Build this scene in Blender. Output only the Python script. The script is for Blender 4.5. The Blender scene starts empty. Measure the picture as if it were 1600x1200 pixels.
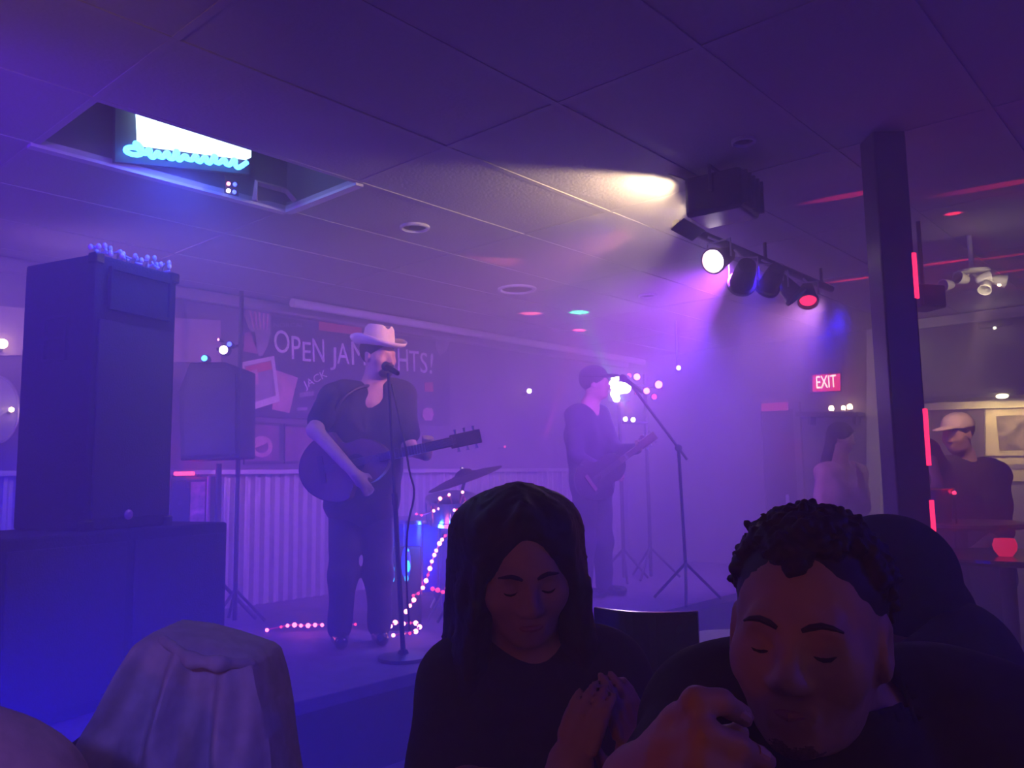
import bpy, bmesh, math, random
import numpy as np
from mathutils import Vector, Matrix

random.seed(7); RNG = np.random.default_rng(7)
SC = bpy.context.scene
COL = SC.collection
rad = math.radians

# ------------------------------------------------------------------ camera
# room axes: X along the stage wall, Y towards the stage wall; the camera looks diagonally into the room
FPX, EYE = 1294.0, 1.33
PITCH, ROLL, YAW = rad(6.4), rad(-0.9), rad(-48.5)
cam_d = bpy.data.cameras.new('camera'); cam = bpy.data.objects.new('camera', cam_d); COL.objects.link(cam)
cam_d.sensor_fit = 'HORIZONTAL'; cam_d.sensor_width = 36.0; cam_d.lens = FPX / 1600 * 36.0
cam_d.clip_start = 0.05; cam_d.clip_end = 60
cam.matrix_world = Matrix.Translation((0, 0, EYE)) @ Matrix.Rotation(YAW, 4, 'Z') @ Matrix.Rotation(math.pi/2 + PITCH, 4, 'X') @ Matrix.Rotation(ROLL, 4, 'Z')
SC.camera = cam

# ------------------------------------------------------------------ world, exposure, sampling
w = bpy.data.worlds.new('world'); SC.world = w; w.use_nodes = True
w.node_tree.nodes['Background'].inputs[0].default_value = (0.0, 0.0, 0.0, 1)
vs = SC.view_settings
vs.view_transform = 'Standard'; vs.look = 'None'; vs.gamma = 1.0; vs.use_curve_mapping = False
vs.exposure = 0.0
cy = SC.cycles
cy.use_denoising = True
cy.use_adaptive_sampling = True; cy.adaptive_threshold = 0.03
cy.max_bounces = 5; cy.diffuse_bounces = 2; cy.glossy_bounces = 2; cy.transmission_bounces = 4; cy.volume_bounces = 1
cy.sample_clamp_indirect = 3.0; cy.sample_clamp_direct = 0.0
cy.volume_step_rate = 1.0; cy.caustics_reflective = False; cy.caustics_refractive = False

# ------------------------------------------------------------------ pixel helpers: cam-aligned frame (right, ahead, height)
_cr, _sr = math.cos(ROLL), math.sin(ROLL)
def ray(px, py):
    x = (px-800)/FPX; y = (600-py)/FPX
    X = _cr*x - _sr*y; Y = _sr*x + _cr*y
    return X, math.cos(PITCH) - Y*math.sin(PITCH), math.sin(PITCH) + Y*math.cos(PITCH)
def C(px, py, F):
    X, f, u = ray(px, py); s = F/f
    return Vector((X*s, F, EYE + u*s))
RZ = Matrix.Rotation(YAW, 3, 'Z')
def W(p): return RZ @ Vector(p)
def WC(px, py, F): return W(C(px, py, F))
def on_z(px, py, z):
    X, f, u = ray(px, py); s = (z-EYE)/u
    return W((X*s, f*s, z))
def on_y(px, py, v):
    d = W(ray(px, py)); s = v/d.y
    return Vector((d.x*s, v, EYE + d.z*s))
def on_x(px, py, uu):
    d = W(ray(px, py)); s = uu/d.x
    return Vector((uu, d.y*s, EYE + d.z*s))

# ------------------------------------------------------------------ lights
def spot(name, pos, target, energy, color, angle, blend=0.5, radius=0.04):
    d = bpy.data.lights.new(name, 'SPOT'); d.energy = energy; d.color = color
    d.spot_size = rad(angle); d.spot_blend = blend; d.shadow_soft_size = radius
    o = bpy.data.objects.new(name, d); COL.objects.link(o); o.location = pos
    o.rotation_euler = (Vector(target)-Vector(pos)).to_track_quat('-Z', 'Y').to_euler()
    return o
def point(name, pos, energy, color, radius=0.05):
    d = bpy.data.lights.new(name, 'POINT'); d.energy = energy; d.color = color; d.shadow_soft_size = radius
    o = bpy.data.objects.new(name, d); COL.objects.link(o); o.location = pos
    return o
ZC = 2.75            # ceiling height
YB = 5.75            # stage back wall
XR = 8.6             # far side wall
ZS = 0.40            # stage height
BLUE, VIOLET, MAGENTA, PINK, RED, WARM = (0.03,0.005,1.0), (0.22,0.035,1.0), (0.75,0.05,0.8), (1.0,0.15,0.35), (1.0,0.02,0.06), (1.0,0.70,0.40)
# stage wash from the lighting bar over the stage front
spot('wash_violet_a', (3.1, 2.1, 2.5), (2.6, 4.8, 0.9), 26.35, (0.000, 0.000, 1.000), 85, 0.9)
spot('wash_violet_b', (4.3, 2.1, 2.5), (4.4, 4.8, 0.9), 1650.0, (0.41, 0.075, 1.000), 85, 0.9)
spot('wash_blue_c', (4.9, 2.1, 2.5), (5.6, 4.6, 0.5), 74.42, (0.000, 0.000, 1.000), 85, 0.9)
spot('wash_violet_d', (5.6, 2.1, 2.5), (7.0, 4.8, 1.0), 480.0, (0.75, 0.26, 0.75), 85, 0.9)
spot('wash_blue_floor', (4.4, 2.0, 2.5), (2.6, 2.9, 0.1), 190.0, BLUE, 70, 0.9)
spot('banner_pink', (3.3, 2.1, 2.5), (2.9, 5.75, 1.75), 170.0, (1.0, 0.26, 0.42), 44, 0.9)
# unseen blue and violet lights added around the stage to colour the haze
spot('side_violet', (0.8, 5.35, 2.35), (5.0, 4.2, 1.5), 193.81, (0.722, 0.30, 1.000), 80, 0.9, 0.1)
spot('side_blue', (0.8, 5.2, 1.3), (4.0, 3.9, 0.5), 512.28, (0.000, 0.000, 1.000), 80, 0.9, 0.1)
spot('low_blue_left', (0.1, 2.2, 0.7), (3.5, 2.9, 0.2), 424.20, (0.000, 0.000, 1.000), 90, 0.9, 0.1)
spot('left_blue', (-0.2, 2.6, 2.3), (2.2, 4.0, 1.4), 373.68, (0.092, 0.000, 1.000), 100, 0.9, 0.1)
spot('right_blue', (5.9, 2.05, 2.45), (3.6, 3.5, 0.3), 300.0, (0.000, 0.000, 1.000), 80, 0.9, 0.1)
spot('mid_violet', (6.3, 3.4, 2.65), (6.2, 4.2, 0.5), 430.0, (0.14, 0.03, 1.0), 120, 0.9, 0.1)
spot('low_blue_right', (7.9, 5.3, 1.1), (4.0, 4.0, 0.6), 22.59, (0.000, 0.000, 1.000), 90, 0.9, 0.1)
# back lights on the stage facing the room
spot('back_white', WC(966, 606, 7.3), WC(1100, 640, 3.0), 52.00, (0.625, 0.375, 1.000), 100, 0.9)
spot('back_blue_floor', WC(1240, 700, 8.0), WC(900, 1000, 4.0), 6.05, (1.000, 0.000, 0.000), 90, 0.9)
# unseen fill lamps added out of view: violet for ceiling and foreground, amber for faces
spot('fill_violet_a', (-1.3, -0.6, 2.2), (0.35, 1.4, 0.85), 130.0, (0.20, 0.12, 1.0), 30, 0.6, 0.1)
point('fill_violet_b', (2.6, -1.8, 2.2), 46.19, (0.000, 0.000, 1.000), 0.1)
point('fill_amber', (0.9, -1.7, 1.7), 3.77, (1.000, 0.501, 0.000), 0.1)
point('fill_amber_left', (-1.3, 0.2, 1.3), 7.88, (1.000, 0.203, 0.000), 0.06)
spot('corner_pink', (-0.9, 1.0, 1.9), on_z(20, 20, ZC), 75.04, (1.000, 0.481, 0.337), 40, 1.0)
spot('bar_back_warm', (7.0, 2.0, 2.4), (8.6, 2.6, 1.7), 26.04, (1.000, 0.947, 0.281), 110, 0.8)

# ------------------------------------------------------------------ materials
MATS = {}
def mat(name, col, rough=0.6, metal=0.0, var=0.12, scale=12.0, bump=0.0, emit=None, estr=0.0, spec=0.5, trans=0.0, sample=True):
    if name in MATS: return MATS[name]
    m = bpy.data.materials.new(name); m.use_nodes = True
    nt = m.node_tree; b = nt.nodes['Principled BSDF']
    b.inputs['Roughness'].default_value = rough; b.inputs['Metallic'].default_value = metal
    b.inputs['Specular IOR Level'].default_value = spec
    if trans: b.inputs['Transmission Weight'].default_value = trans
    if emit:
        b.inputs['Base Color'].default_value = (*col, 1)
        b.inputs['Emission Color'].default_value = (*emit, 1); b.inputs['Emission Strength'].default_value = estr
        if not sample: m.cycles.emission_sampling = 'NONE'
    else:
        tc = nt.nodes.new('ShaderNodeTexCoord'); n = nt.nodes.new('ShaderNodeTexNoise')
        n.inputs['Scale'].default_value = scale; n.inputs['Detail'].default_value = 4
        r = nt.nodes.new('ShaderNodeValToRGB')
        r.color_ramp.elements[0].position = 0.3; r.color_ramp.elements[1].position = 0.7
        r.color_ramp.elements[0].color = (*[c*(1-var) for c in col], 1)
        r.color_ramp.elements[1].color = (*[min(1, c*(1+var)) for c in col], 1)
        nt.links.new(tc.outputs['Object'], n.inputs['Vector']); nt.links.new(n.outputs['Fac'], r.inputs['Fac'])
        nt.links.new(r.outputs['Color'], b.inputs['Base Color'])
        if bump:
            bp = nt.nodes.new('ShaderNodeBump'); bp.inputs['Strength'].default_value = bump; bp.inputs['Distance'].default_value = 0.01
            nt.links.new(n.outputs['Fac'], bp.inputs['Height']); nt.links.new(bp.outputs['Normal'], b.inputs['Normal'])
    MATS[name] = m
    return m
def glow(name, col, s, sample=False): return mat(name, (0.02,0.02,0.02), 0.5, emit=col, estr=s, sample=sample)

M_tile = mat('ceiling_tile', (0.42,0.40,0.40), 0.9, var=0.06, scale=60, bump=0.3)
M_bar = mat('ceiling_bar', (0.44,0.42,0.42), 0.8, var=0.04)
M_wall = mat('stage_wall_paint', (0.16,0.12,0.16), 0.8, var=0.15, scale=3)
M_wallr = mat('side_wall_paint', (0.30,0.25,0.28), 0.8, var=0.12, scale=3)
M_floor = mat('floor_carpet', (0.10,0.08,0.12), 0.85, var=0.3, scale=8, bump=0.3)
M_stage = mat('stage_carpet', (0.12,0.10,0.13), 0.8, var=0.3, scale=10, bump=0.3)
M_black = mat('black_paint', (0.018,0.017,0.02), 0.55, var=0.3)
M_blackgl = mat('black_gloss', (0.012,0.012,0.014), 0.22, var=0.2)
M_cab = mat('speaker_carpet', (0.022,0.022,0.027), 0.85, var=0.35, scale=90, bump=0.5)
M_grille = mat('speaker_grille', (0.035,0.035,0.042), 0.6, var=0.4, scale=140, bump=0.5)
M_chrome = mat('chrome', (0.75,0.75,0.78), 0.18, 1.0, var=0.05)
M_steel = mat('galvanised_steel', (0.55,0.52,0.52), 0.45, 0.35, var=0.12, scale=20)
M_white = mat('white_paint', (0.72,0.70,0.70), 0.6, var=0.05)
M_cream = mat('cream_print', (0.78,0.70,0.66), 0.7, var=0.06)
M_darkpr = mat('dark_print', (0.045,0.028,0.06), 0.7, var=0.25, scale=5)
M_redpr = mat('red_print', (0.62,0.07,0.09), 0.7, var=0.1)
M_pinkpr = mat('pink_print', (0.60,0.30,0.34), 0.7, var=0.25, scale=9)
M_greypr = mat('grey_print', (0.28,0.22,0.27), 0.7, var=0.4, scale=9)
M_wood = mat('dark_wood', (0.10,0.045,0.025), 0.4, var=0.3, scale=14)
M_woodl = mat('spruce_wood', (0.20,0.09,0.045), 0.35, var=0.2, scale=18)
M_skin = mat('skin', (0.52,0.30,0.23), 0.55, var=0.08, scale=30)
M_shirtb = mat('black_cotton', (0.028,0.026,0.034), 0.9, var=0.25, scale=30, bump=0.2)
M_denim = mat('dark_denim', (0.025,0.026,0.045), 0.9, var=0.25, scale=40, bump=0.2)
M_hair = mat('dark_hair', (0.016,0.011,0.010), 0.55, var=0.3, scale=60)
M_hairb = mat('brown_curly_hair', (0.035,0.022,0.018), 0.6, var=0.35, scale=80)
M_tan = mat('tan_fabric', (0.66,0.52,0.46), 0.9, var=0.12, scale=40, bump=0.2)
M_navy = mat('navy_fabric', (0.02,0.022,0.045), 0.9, var=0.2, scale=40, bump=0.2)
M_pinkcl = mat('pink_fabric', (0.55,0.32,0.40), 0.9, var=0.15, scale=20)
M_straw = mat('straw_hat', (0.80,0.70,0.58), 0.7, var=0.06, scale=60, bump=0.2)
M_greycl = mat('pale_grey_fabric', (0.62,0.60,0.74), 0.9, var=0.12, scale=35, bump=0.3)
M_bluedr = mat('blue_sparkle', (0.03,0.05,0.55), 0.25, 0.2, var=0.3, scale=120)
M_brass = mat('cymbal_bronze', (0.10,0.07,0.04), 0.35, 0.9, var=0.2)
M_eye = mat('eye_white', (0.55,0.52,0.50), 0.3, var=0.02)
M_iris = mat('dark_iris', (0.02,0.012,0.01), 0.2, var=0.02)
M_lip = mat('lip', (0.42,0.16,0.14), 0.5, var=0.05)
M_post = mat('pillar_paint', (0.05,0.035,0.05), 0.35, var=0.2, scale=6)

# ------------------------------------------------------------------ mesh builder
class MB:
    def __init__(s, off=(0,0,0)): s.v = []; s.f = []; s.off = Vector(off)
    def add(s, vs, fs):
        n = len(s.v); s.v += [tuple(Vector(p)-s.off) for p in vs]; s.f += [tuple(i+n for i in f) for f in fs]; return s
    def box(s, c, size, R=None, taper=1.0):
        c = Vector(c); x, y, z = [q/2 for q in size]; P = []
        for dz in (-1,1):
            t = taper if dz > 0 else 1.0
            for dx, dy in ((-1,-1),(1,-1),(1,1),(-1,1)):
                p = Vector((dx*x*t, dy*y*t, dz*z)); P.append(c + (R @ p if R else p))
        return s.add(P, [(3,2,1,0),(4,5,6,7),(0,1,5,4),(1,2,6,5),(2,3,7,6),(3,0,4,7)])
    def bb(s, a, b):
        return s.box([(p+q)/2 for p, q in zip(a,b)], [abs(q-p) for p, q in zip(a,b)])
    def tube(s, path, r, n=10, cap=True, closed=False):
        path = [Vector(p) for p in path]; m = len(path)
        rs = r if isinstance(r, (list,tuple)) else [r]*m
        V = []; up = None
        for i, p in enumerate(path):
            if closed: t = path[(i+1)%m] - path[i-1]
            else: t = path[min(i+1,m-1)] - path[max(i-1,0)]
            t = t.normalized() if t.length > 1e-9 else Vector((0,0,1))
            if up is None: up = Vector((0,0,1)) if abs(t.z) < 0.9 else Vector((1,0,0))
            a = t.cross(up)
            if a.length < 1e-5: a = t.cross(Vector((1,0.3,0.1)))
            a.normalize(); b = a.cross(t); up = b
            for k in range(n):
                th = 2*math.pi*k/n; V.append(p + (a*math.cos(th)+b*math.sin(th))*rs[i])
        F = []
        for i in range(m if closed else m-1):
            j = (i+1)%m
            for k in range(n): F.append((i*n+k, i*n+(k+1)%n, j*n+(k+1)%n, j*n+k))
        if cap and not closed: F += [tuple(range(n))[::-1], tuple((m-1)*n+k for k in range(n))]
        return s.add(V, F)
    def cyl(s, a, b, r0, r1=None, n=20): return s.tube([a, b], [r0, r0 if r1 is None else r1], n)
    def lathe(s, prof, o=(0,0,0), R=None, n=28):
        o = Vector(o); V = []; F = []; m = len(prof)
        for (r, z) in prof:
            for k in range(n):
                th = 2*math.pi*k/n; p = Vector((r*math.cos(th), r*math.sin(th), z)); V.append(o + (R @ p if R else p))
        for i in range(m-1):
            for k in range(n): F.append((i*n+k, i*n+(k+1)%n, (i+1)*n+(k+1)%n, (i+1)*n+k))
        F += [tuple(range(n))[::-1], tuple((m-1)*n+k for k in range(n))]
        return s.add(V, F)
    def ball(s, c, r, n=12, m=8):
        rr = r if isinstance(r, (tuple,list)) else (r,r,r); c = Vector(c); V = [c+Vector((0,0,-rr[2]))]; F = []
        for i in range(1, m):
            ph = -math.pi/2 + math.pi*i/m
            for k in range(n):
                th = 2*math.pi*k/n; V.append(c+Vector((rr[0]*math.cos(ph)*math.cos(th), rr[1]*math.cos(ph)*math.sin(th), rr[2]*math.sin(ph))))
        V.append(c+Vector((0,0,rr[2])))
        for k in range(n): F.append((0, 1+(k+1)%n, 1+k)); F.append((len(V)-1, 1+(m-2)*n+k, 1+(m-2)*n+(k+1)%n))
        for i in range(m-2):
            for k in range(n): F.append((1+i*n+k, 1+i*n+(k+1)%n, 1+(i+1)*n+(k+1)%n, 1+(i+1)*n+k))
        return s.add(V, F)
    def prism(s, poly, o, ax, ay, az, t):
        # polygon in (ax, ay) extruded along az by t
        o, ax, ay, az = Vector(o), Vector(ax), Vector(ay), Vector(az); n = len(poly)
        V = [o+ax*p[0]+ay*p[1] for p in poly] + [o+ax*p[0]+ay*p[1]+az*t for p in poly]
        F = [tuple(range(n))[::-1], tuple(range(n, 2*n))] + [(i, (i+1)%n, n+(i+1)%n, n+i) for i in range(n)]
        return s.add(V, F)
    def build(s, name, m, parent=None, smooth=False, bevel=0.0):
        me = bpy.data.meshes.new(name); me.from_pydata(s.v, [], s.f); me.update()
        bm = bmesh.new(); bm.from_mesh(me); bmesh.ops.recalc_face_normals(bm, faces=bm.faces)
        if bevel: bmesh.ops.bevel(bm, geom=[e for e in bm.edges if e.calc_face_angle(0) > 0.5], offset=bevel, segments=2, profile=0.5, affect='EDGES')
        bm.to_mesh(me); bm.free()
        if smooth:
            for p in me.polygons: p.use_smooth = True
            me.set_sharp_from_angle(angle=rad(40))
        me.materials.append(m)
        o = bpy.data.objects.new(name, me); COL.objects.link(o)
        if parent: o.parent = parent
        return o
def tag(o, label, cat, group=None, kind=None):
    if label: o['label'] = label
    if cat: o['category'] = cat
    if group: o['group'] = group
    if kind: o['kind'] = kind
    return o
def thing(name, label, cat, base=(0,0,0), rz=0.0, group=None):
    o = bpy.data.objects.new(name, None); COL.objects.link(o); o.empty_display_size = 0.1
    o.location = base; o.rotation_euler = (0,0,rz)
    return tag(o, label, cat, group)
def camthing(name, label, cat, base, group=None):      # parts are given in the cam-aligned frame minus base
    return thing(name, label, cat, W(base), YAW, group)
def struct(o, label=None, cat=None):
    o['kind'] = 'structure'
    if label: o['label'] = label
    if cat: o['category'] = cat
    return o
def text_mesh(name, body, size, m, parent, M, extrude=0.002, sx=1.0, align='LEFT'):
    cu = bpy.data.curves.new(name, 'FONT'); cu.body = body; cu.size = size; cu.extrude = extrude; cu.align_x = align; cu.resolution_u = 3
    t = bpy.data.objects.new(name+'_tmp', cu); COL.objects.link(t)
    dg = bpy.context.evaluated_depsgraph_get(); me = bpy.data.meshes.new_from_object(t.evaluated_get(dg))
    bpy.data.objects.remove(t)
    me.transform(M @ Matrix.Diagonal((sx,1,1,1)))
    me.materials.clear(); me.materials.append(m); me.name = name
    o = bpy.data.objects.new(name, me); COL.objects.link(o); o.parent = parent
    return o

# ------------------------------------------------------------------ SDF bodies
def smin(a, b, k):
    if k <= 0: return np.minimum(a, b)
    h = np.maximum(k-np.abs(a-b), 0)/k
    return np.minimum(a, b) - h*h*k*0.25
class SDF:
    def __init__(s): s.ops = []
    def cap(s, a, b, ra, rb=None, k=0.03, sub=False):
        a, b = np.array(a, float), np.array(b, float); rb = ra if rb is None else rb
        def f(P):
            ab = b-a; t = np.clip(((P-a)@ab)/max(ab@ab,1e-12), 0, 1)
            return np.linalg.norm(P-a-t[...,None]*ab, axis=-1) - (ra+(rb-ra)*t)
        R = max(ra, rb); s.ops.append((f, np.minimum(a,b)-R, np.maximum(a,b)+R, k, sub)); return s
    def ell(s, c, r, R=None, k=0.03, sub=False):
        c, r = np.array(c, float), np.array(r, float); Rm = np.eye(3) if R is None else np.array(R, float)
        def f(P):
            q = (P-c)@Rm; k0 = np.linalg.norm(q/r, axis=-1); k1 = np.linalg.norm(q/(r*r), axis=-1)
            return np.where(k1 > 1e-9, k0*(k0-1)/np.maximum(k1,1e-9), -r.min())
        e = np.full(3, r.max()); s.ops.append((f, c-e, c+e, k, sub)); return s
    def half(s, p, n):                       # keep the side opposite to n
        p, n = np.array(p, float), np.array(n, float); n = n/np.linalg.norm(n)
        s.ops.append((lambda P: -((P-p)@n), None, None, 0.004, True)); return s
    def at(s, p):
        d = np.array([0.5]); P = np.array(p, float)[None]
        for f, a, b, k, sub in s.ops: d = -smin(-d, f(P), k) if sub else smin(d, f(P), k)
        return float(d[0])
    def mesh(s, h, disp=None):
        lo = np.min([o[1] for o in s.ops if o[1] is not None and not o[4]], axis=0)-3*h
        hi = np.max([o[2] for o in s.ops if o[1] is not None and not o[4]], axis=0)+3*h
        n = np.ceil((hi-lo)/h).astype(int)+1
        D = np.full(n, 0.5, np.float32)
        ax = [lo[i]+h*np.arange(n[i]) for i in range(3)]
        for f, a, b, k, sub in s.ops:
            if a is None: i0, i1 = np.zeros(3,int), n
            else:
                m = k+4*h; i0 = np.clip(np.floor((a-m-lo)/h).astype(int), 0, n); i1 = np.clip(np.ceil((b+m-lo)/h).astype(int)+1, 0, n)
            if np.any(i1 <= i0): continue
            sl = tuple(slice(i0[j], i1[j]) for j in range(3))
            P = np.stack(np.meshgrid(ax[0][sl[0]], ax[1][sl[1]], ax[2][sl[2]], indexing='ij'), -1)
            d = f(P).astype(np.float32)
            D[sl] = -smin(-D[sl], d, k) if sub else smin(D[sl], d, k)
        if disp is not None:
            msk = np.abs(D) < 0.06; I = np.argwhere(msk); P = lo+h*I
            D[msk] += disp(P).astype(np.float32)
        I = D < 0
        cell = np.zeros(n-1, np.int8)
        cs = []
        for dx in (0,1):
            for dy in (0,1):
                for dz in (0,1):
                    cs.append((slice(dx, n[0]-1+dx), slice(dy, n[1]-1+dy), slice(dz, n[2]-1+dz)))
        for c in cs: cell += I[c]
        act = (cell > 0) & (cell < 8); idx = np.full(act.shape, -1, np.int64); A = np.argwhere(act); idx[act] = np.arange(len(A))
        acc = np.zeros((len(A),3)); cnt = np.zeros(len(A))
        offs = np.array([(x,y,z) for x in (0,1) for y in (0,1) for z in (0,1)])
        for i in range(8):
            for j in range(i+1, 8):
                if np.abs(offs[i]-offs[j]).sum() != 1: continue
                a = A+offs[i]; b = A+offs[j]; da = D[a[:,0],a[:,1],a[:,2]]; db = D[b[:,0],b[:,1],b[:,2]]
                x = (da < 0) != (db < 0); t = np.where(x, da/np.where(x, da-db, 1), 0)
                acc += np.where(x[:,None], a+t[:,None]*(b-a), 0); cnt += x
        V = lo+h*acc/np.maximum(cnt,1)[:,None]
        faces = []
        for axn in range(3):
            o1, o2 = (axn+1)%3, (axn+2)%3
            s0 = [slice(1, n[i]-1) for i in range(3)]; s1 = list(s0); s0[axn] = slice(0, n[axn]-1); s1[axn] = slice(1, n[axn])
            a, b = I[tuple(s0)], I[tuple(s1)]
            for sign in (True, False):
                E = np.argwhere((a & ~b) if sign else (~a & b))
                if not len(E): continue
                E = E+np.array([0 if i == axn else 1 for i in range(3)])
                def cid(p, q):
                    c = E.copy(); c[:,o1] -= p; c[:,o2] -= q; return idx[c[:,0],c[:,1],c[:,2]]
                quad = np.stack([cid(1,1), cid(0,1), cid(0,0), cid(1,0)], 1)
                faces.append(quad if sign else quad[:,::-1])
        Q = np.concatenate(faces); Q = Q[(Q >= 0).all(1)]
        return V, Q
    def build(s, name, h, m, parent, off, disp=None, smooth_it=1):
        V, Q = s.mesh(h, disp); V = V-np.array(off)
        me = bpy.data.meshes.new(name)
        me.vertices.add(len(V)); me.vertices.foreach_set('co', V.astype(np.float32).ravel())
        me.loops.add(len(Q)*4); me.loops.foreach_set('vertex_index', Q.astype(np.int32).ravel())
        me.polygons.add(len(Q)); me.polygons.foreach_set('loop_start', np.arange(0, len(Q)*4, 4, dtype=np.int32))
        me.polygons.foreach_set('use_smooth', np.ones(len(Q), bool)); me.update(calc_edges=True); me.validate()
        if smooth_it:
            bm = bmesh.new(); bm.from_mesh(me)
            for _ in range(smooth_it): bmesh.ops.smooth_vert(bm, verts=bm.verts, factor=0.5, use_axis_x=True, use_axis_y=True, use_axis_z=True)
            bm.to_mesh(me); bm.free()
        me.materials.append(m)
        o = bpy.data.objects.new(name, me); COL.objects.link(o); o.parent = parent
        return o
def wrinkle(amp, fr):
    def f(P):
        x, y, z = P[:,0], P[:,1], P[:,2]
        return amp*(np.sin(fr*(z+0.6*x)+2*np.sin(fr*0.4*x+y*7))*0.6+np.sin(fr*0.7*(x-0.5*z)+1.7*np.sin(fr*0.5*z))*0.4)
    return f

# ------------------------------------------------------------------ the room
fl = MB().bb((-3.2,-3.6,-0.05), (9.6,6.0,0)).build('floor', M_floor); struct(fl, 'dark carpeted floor of the bar room', 'floor')
def wall(name, a, b, m, label):
    return struct(MB().bb(a, b).build(name, m), label, 'wall')
wb = wall('wall_back', (-3.2,YB,0), (XR+0.1,YB+0.12,3.4), M_wall, 'dark painted wall behind the stage')
wr = wall('wall_right', (XR,-3.6,0), (XR+0.12,YB,3.4), M_wallr, 'hazy side wall with the exit sign')
wl = wall('wall_left', (-3.32,-3.6,0), (-3.2,YB,3.4), M_wallr, 'side wall left of the tables')
wf = wall('wall_front', (-3.2,-3.72,0), (XR,-3.6,3.4), M_wallr, 'wall behind the audience')

# suspended ceiling of 2 x 4 foot panels; one panel is missing and opens into a recess with a lit beer sign
GO = on_z(560, 285, ZC); GX, GY = GO.x, GO.y; TX, TY = 1.22, 0.61
ceil = bpy.data.objects.new('ceiling', None); COL.objects.link(ceil); struct(ceil, 'suspended ceiling of pale panels with one panel missing', 'ceiling')
me_panel = None
for i in range(-5, 6):
    for j in range(-11, 6):
        x0, y0 = GX+i*TX, GY+j*TY
        if x0 > XR or y0 > YB or x0+TX < -3.2 or y0+TY < -3.6: continue
        if i == -1 and j == 0: continue
        x1, y1 = min(x0+TX, XR), min(y0+TY, YB); xa, ya = max(x0, -3.2), max(y0, -3.6)
        if (x1-x0, y1-y0, xa, ya) == (x0+TX-x0, y0+TY-y0, x0, y0):
            if me_panel is None:
                o = MB().bb((0.012,0.012,0), (TX-0.012,TY-0.012,0.018)).build('ceiling_panel', M_tile, ceil, bevel=0.003); me_panel = o.data
            else:
                o = bpy.data.objects.new('ceiling_panel', me_panel); COL.objects.link(o); o.parent = ceil
            o.location = (x0, y0, ZC+random.uniform(-0.001,0.003))
        else:
            MB().bb((xa+0.012,ya+0.012,ZC), (x1-0.012,y1-0.012,ZC+0.018)).build('ceiling_panel', M_tile, ceil)
for j in range(-11, 6):
    y = GY+j*TY
    if -3.6 < y < YB: MB().bb((-3.2,y-0.014,ZC-0.003), (XR,y+0.014,ZC+0.022)).build('ceiling_runner', M_bar, ceil)
for i in range(-5, 6):
    x = GX+i*TX
    if not -3.2 < x < XR: continue
    MB().bb((x-0.014,-3.6,ZC-0.002), (x+0.014,YB,ZC+0.02)).build('ceiling_crossbar', M_bar, ceil)
MB().bb((-3.2,-3.6,3.38), (XR,YB,3.45)).build('ceiling_deck', M_black, ceil)
# recess shaft
M_shaft = mat('recess_lining', (0.06,0.05,0.07), 0.7, var=0.2, scale=8)
rx0, rx1, ry0, ry1 = GX-TX, GX, GY, GY+TY
sh = MB(); z0, z1 = ZC+0.02, 3.38
sh.bb((rx0,ry1,z0),(rx1,ry1+0.02,z1)); sh.bb((rx0,ry0-0.02,z0),(rx1,ry0,z1)); sh.bb((rx0-0.02,ry0,z0),(rx0,ry1,z1)); sh.bb((rx1,ry0,z0),(rx1+0.02,ry1,z1))
sh.build('recess_shaft', M_shaft, ceil)
tr = MB(); tr.bb((rx0-0.02,ry1-0.015,ZC-0.016),(rx1,ry1+0.03,ZC-0.002)); tr.bb((rx1-0.015,ry0,ZC-0.016),(rx1+0.03,ry1,ZC-0.002))
tr.build('recess_trim', M_white, ceil)

# stage platform
st = bpy.data.objects.new('stage', None); COL.objects.link(st); struct(st, 'low carpeted stage platform in front of the banner wall', 'stage')
SY0 = 3.10
MB().bb((0.2,SY0,0.34), (8.0,YB,ZS)).build('stage_deck', M_stage, st, bevel=0.006)
MB().bb((0.2,SY0+0.03,0), (8.0,SY0+0.06,0.34)).build('stage_fascia', M_black, st)
MB().bb((0.2,SY0+0.06,0), (0.24,YB,0.34)).build('stage_end', M_black, st)

# corrugated wainscot along the stage wall
wz0, wz1 = ZS, on_y(420, 741, YB).z
wain = bpy.data.objects.new('trim_1', None); COL.objects.link(wain); struct(wain, 'corrugated metal wainscot under the banner', 'wainscot')
def corr(L, n=10):
    V = []; F = []; k = n*8
    for i in range(k+1):
        x = L*i/k; ph = (i%8)/8*2*math.pi; y = -0.018*math.tanh(2.2*math.cos(ph))
        for z in (wz0, wz1): V.append((x, y, z))
        for z in (wz1, wz0): pass
    for i in range(k): F.append((2*i, 2*i+2, 2*i+3, 2*i+1))
    return V, F
csm = None
for k in range(8):
    x = 1.5+0.86*k
    if csm is None:
        o = MB().add(*corr(0.86)).build('corrugated_sheet', M_steel, wain, smooth=True); csm = o.data
        md = None
    else:
        o = bpy.data.objects.new('corrugated_sheet', csm); COL.objects.link(o); o.parent = wain
    o.location = (x, YB-0.03, 0)
MB().bb((1.5,YB-0.10,wz1), (8.38,YB,wz1+0.035)).build('ledge', M_steel, wain, bevel=0.005)
# pale crown trim and pipe where the stage wall meets the ceiling
struct(MB().bb((1.0,YB-0.09,ZC-0.10), (XR,YB,ZC-0.012)).build('trim_2', M_wallr, bevel=0.02), 'crown trim along the top of the stage wall', 'trim')
struct(MB().tube([(3.6,YB-0.30,ZC-0.05),(XR,YB-0.30,ZC-0.05)], 0.035, 14).build('trim_3', M_white, smooth=True), 'pale pipe running under the ceiling over the stage', 'pipe')

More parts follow.
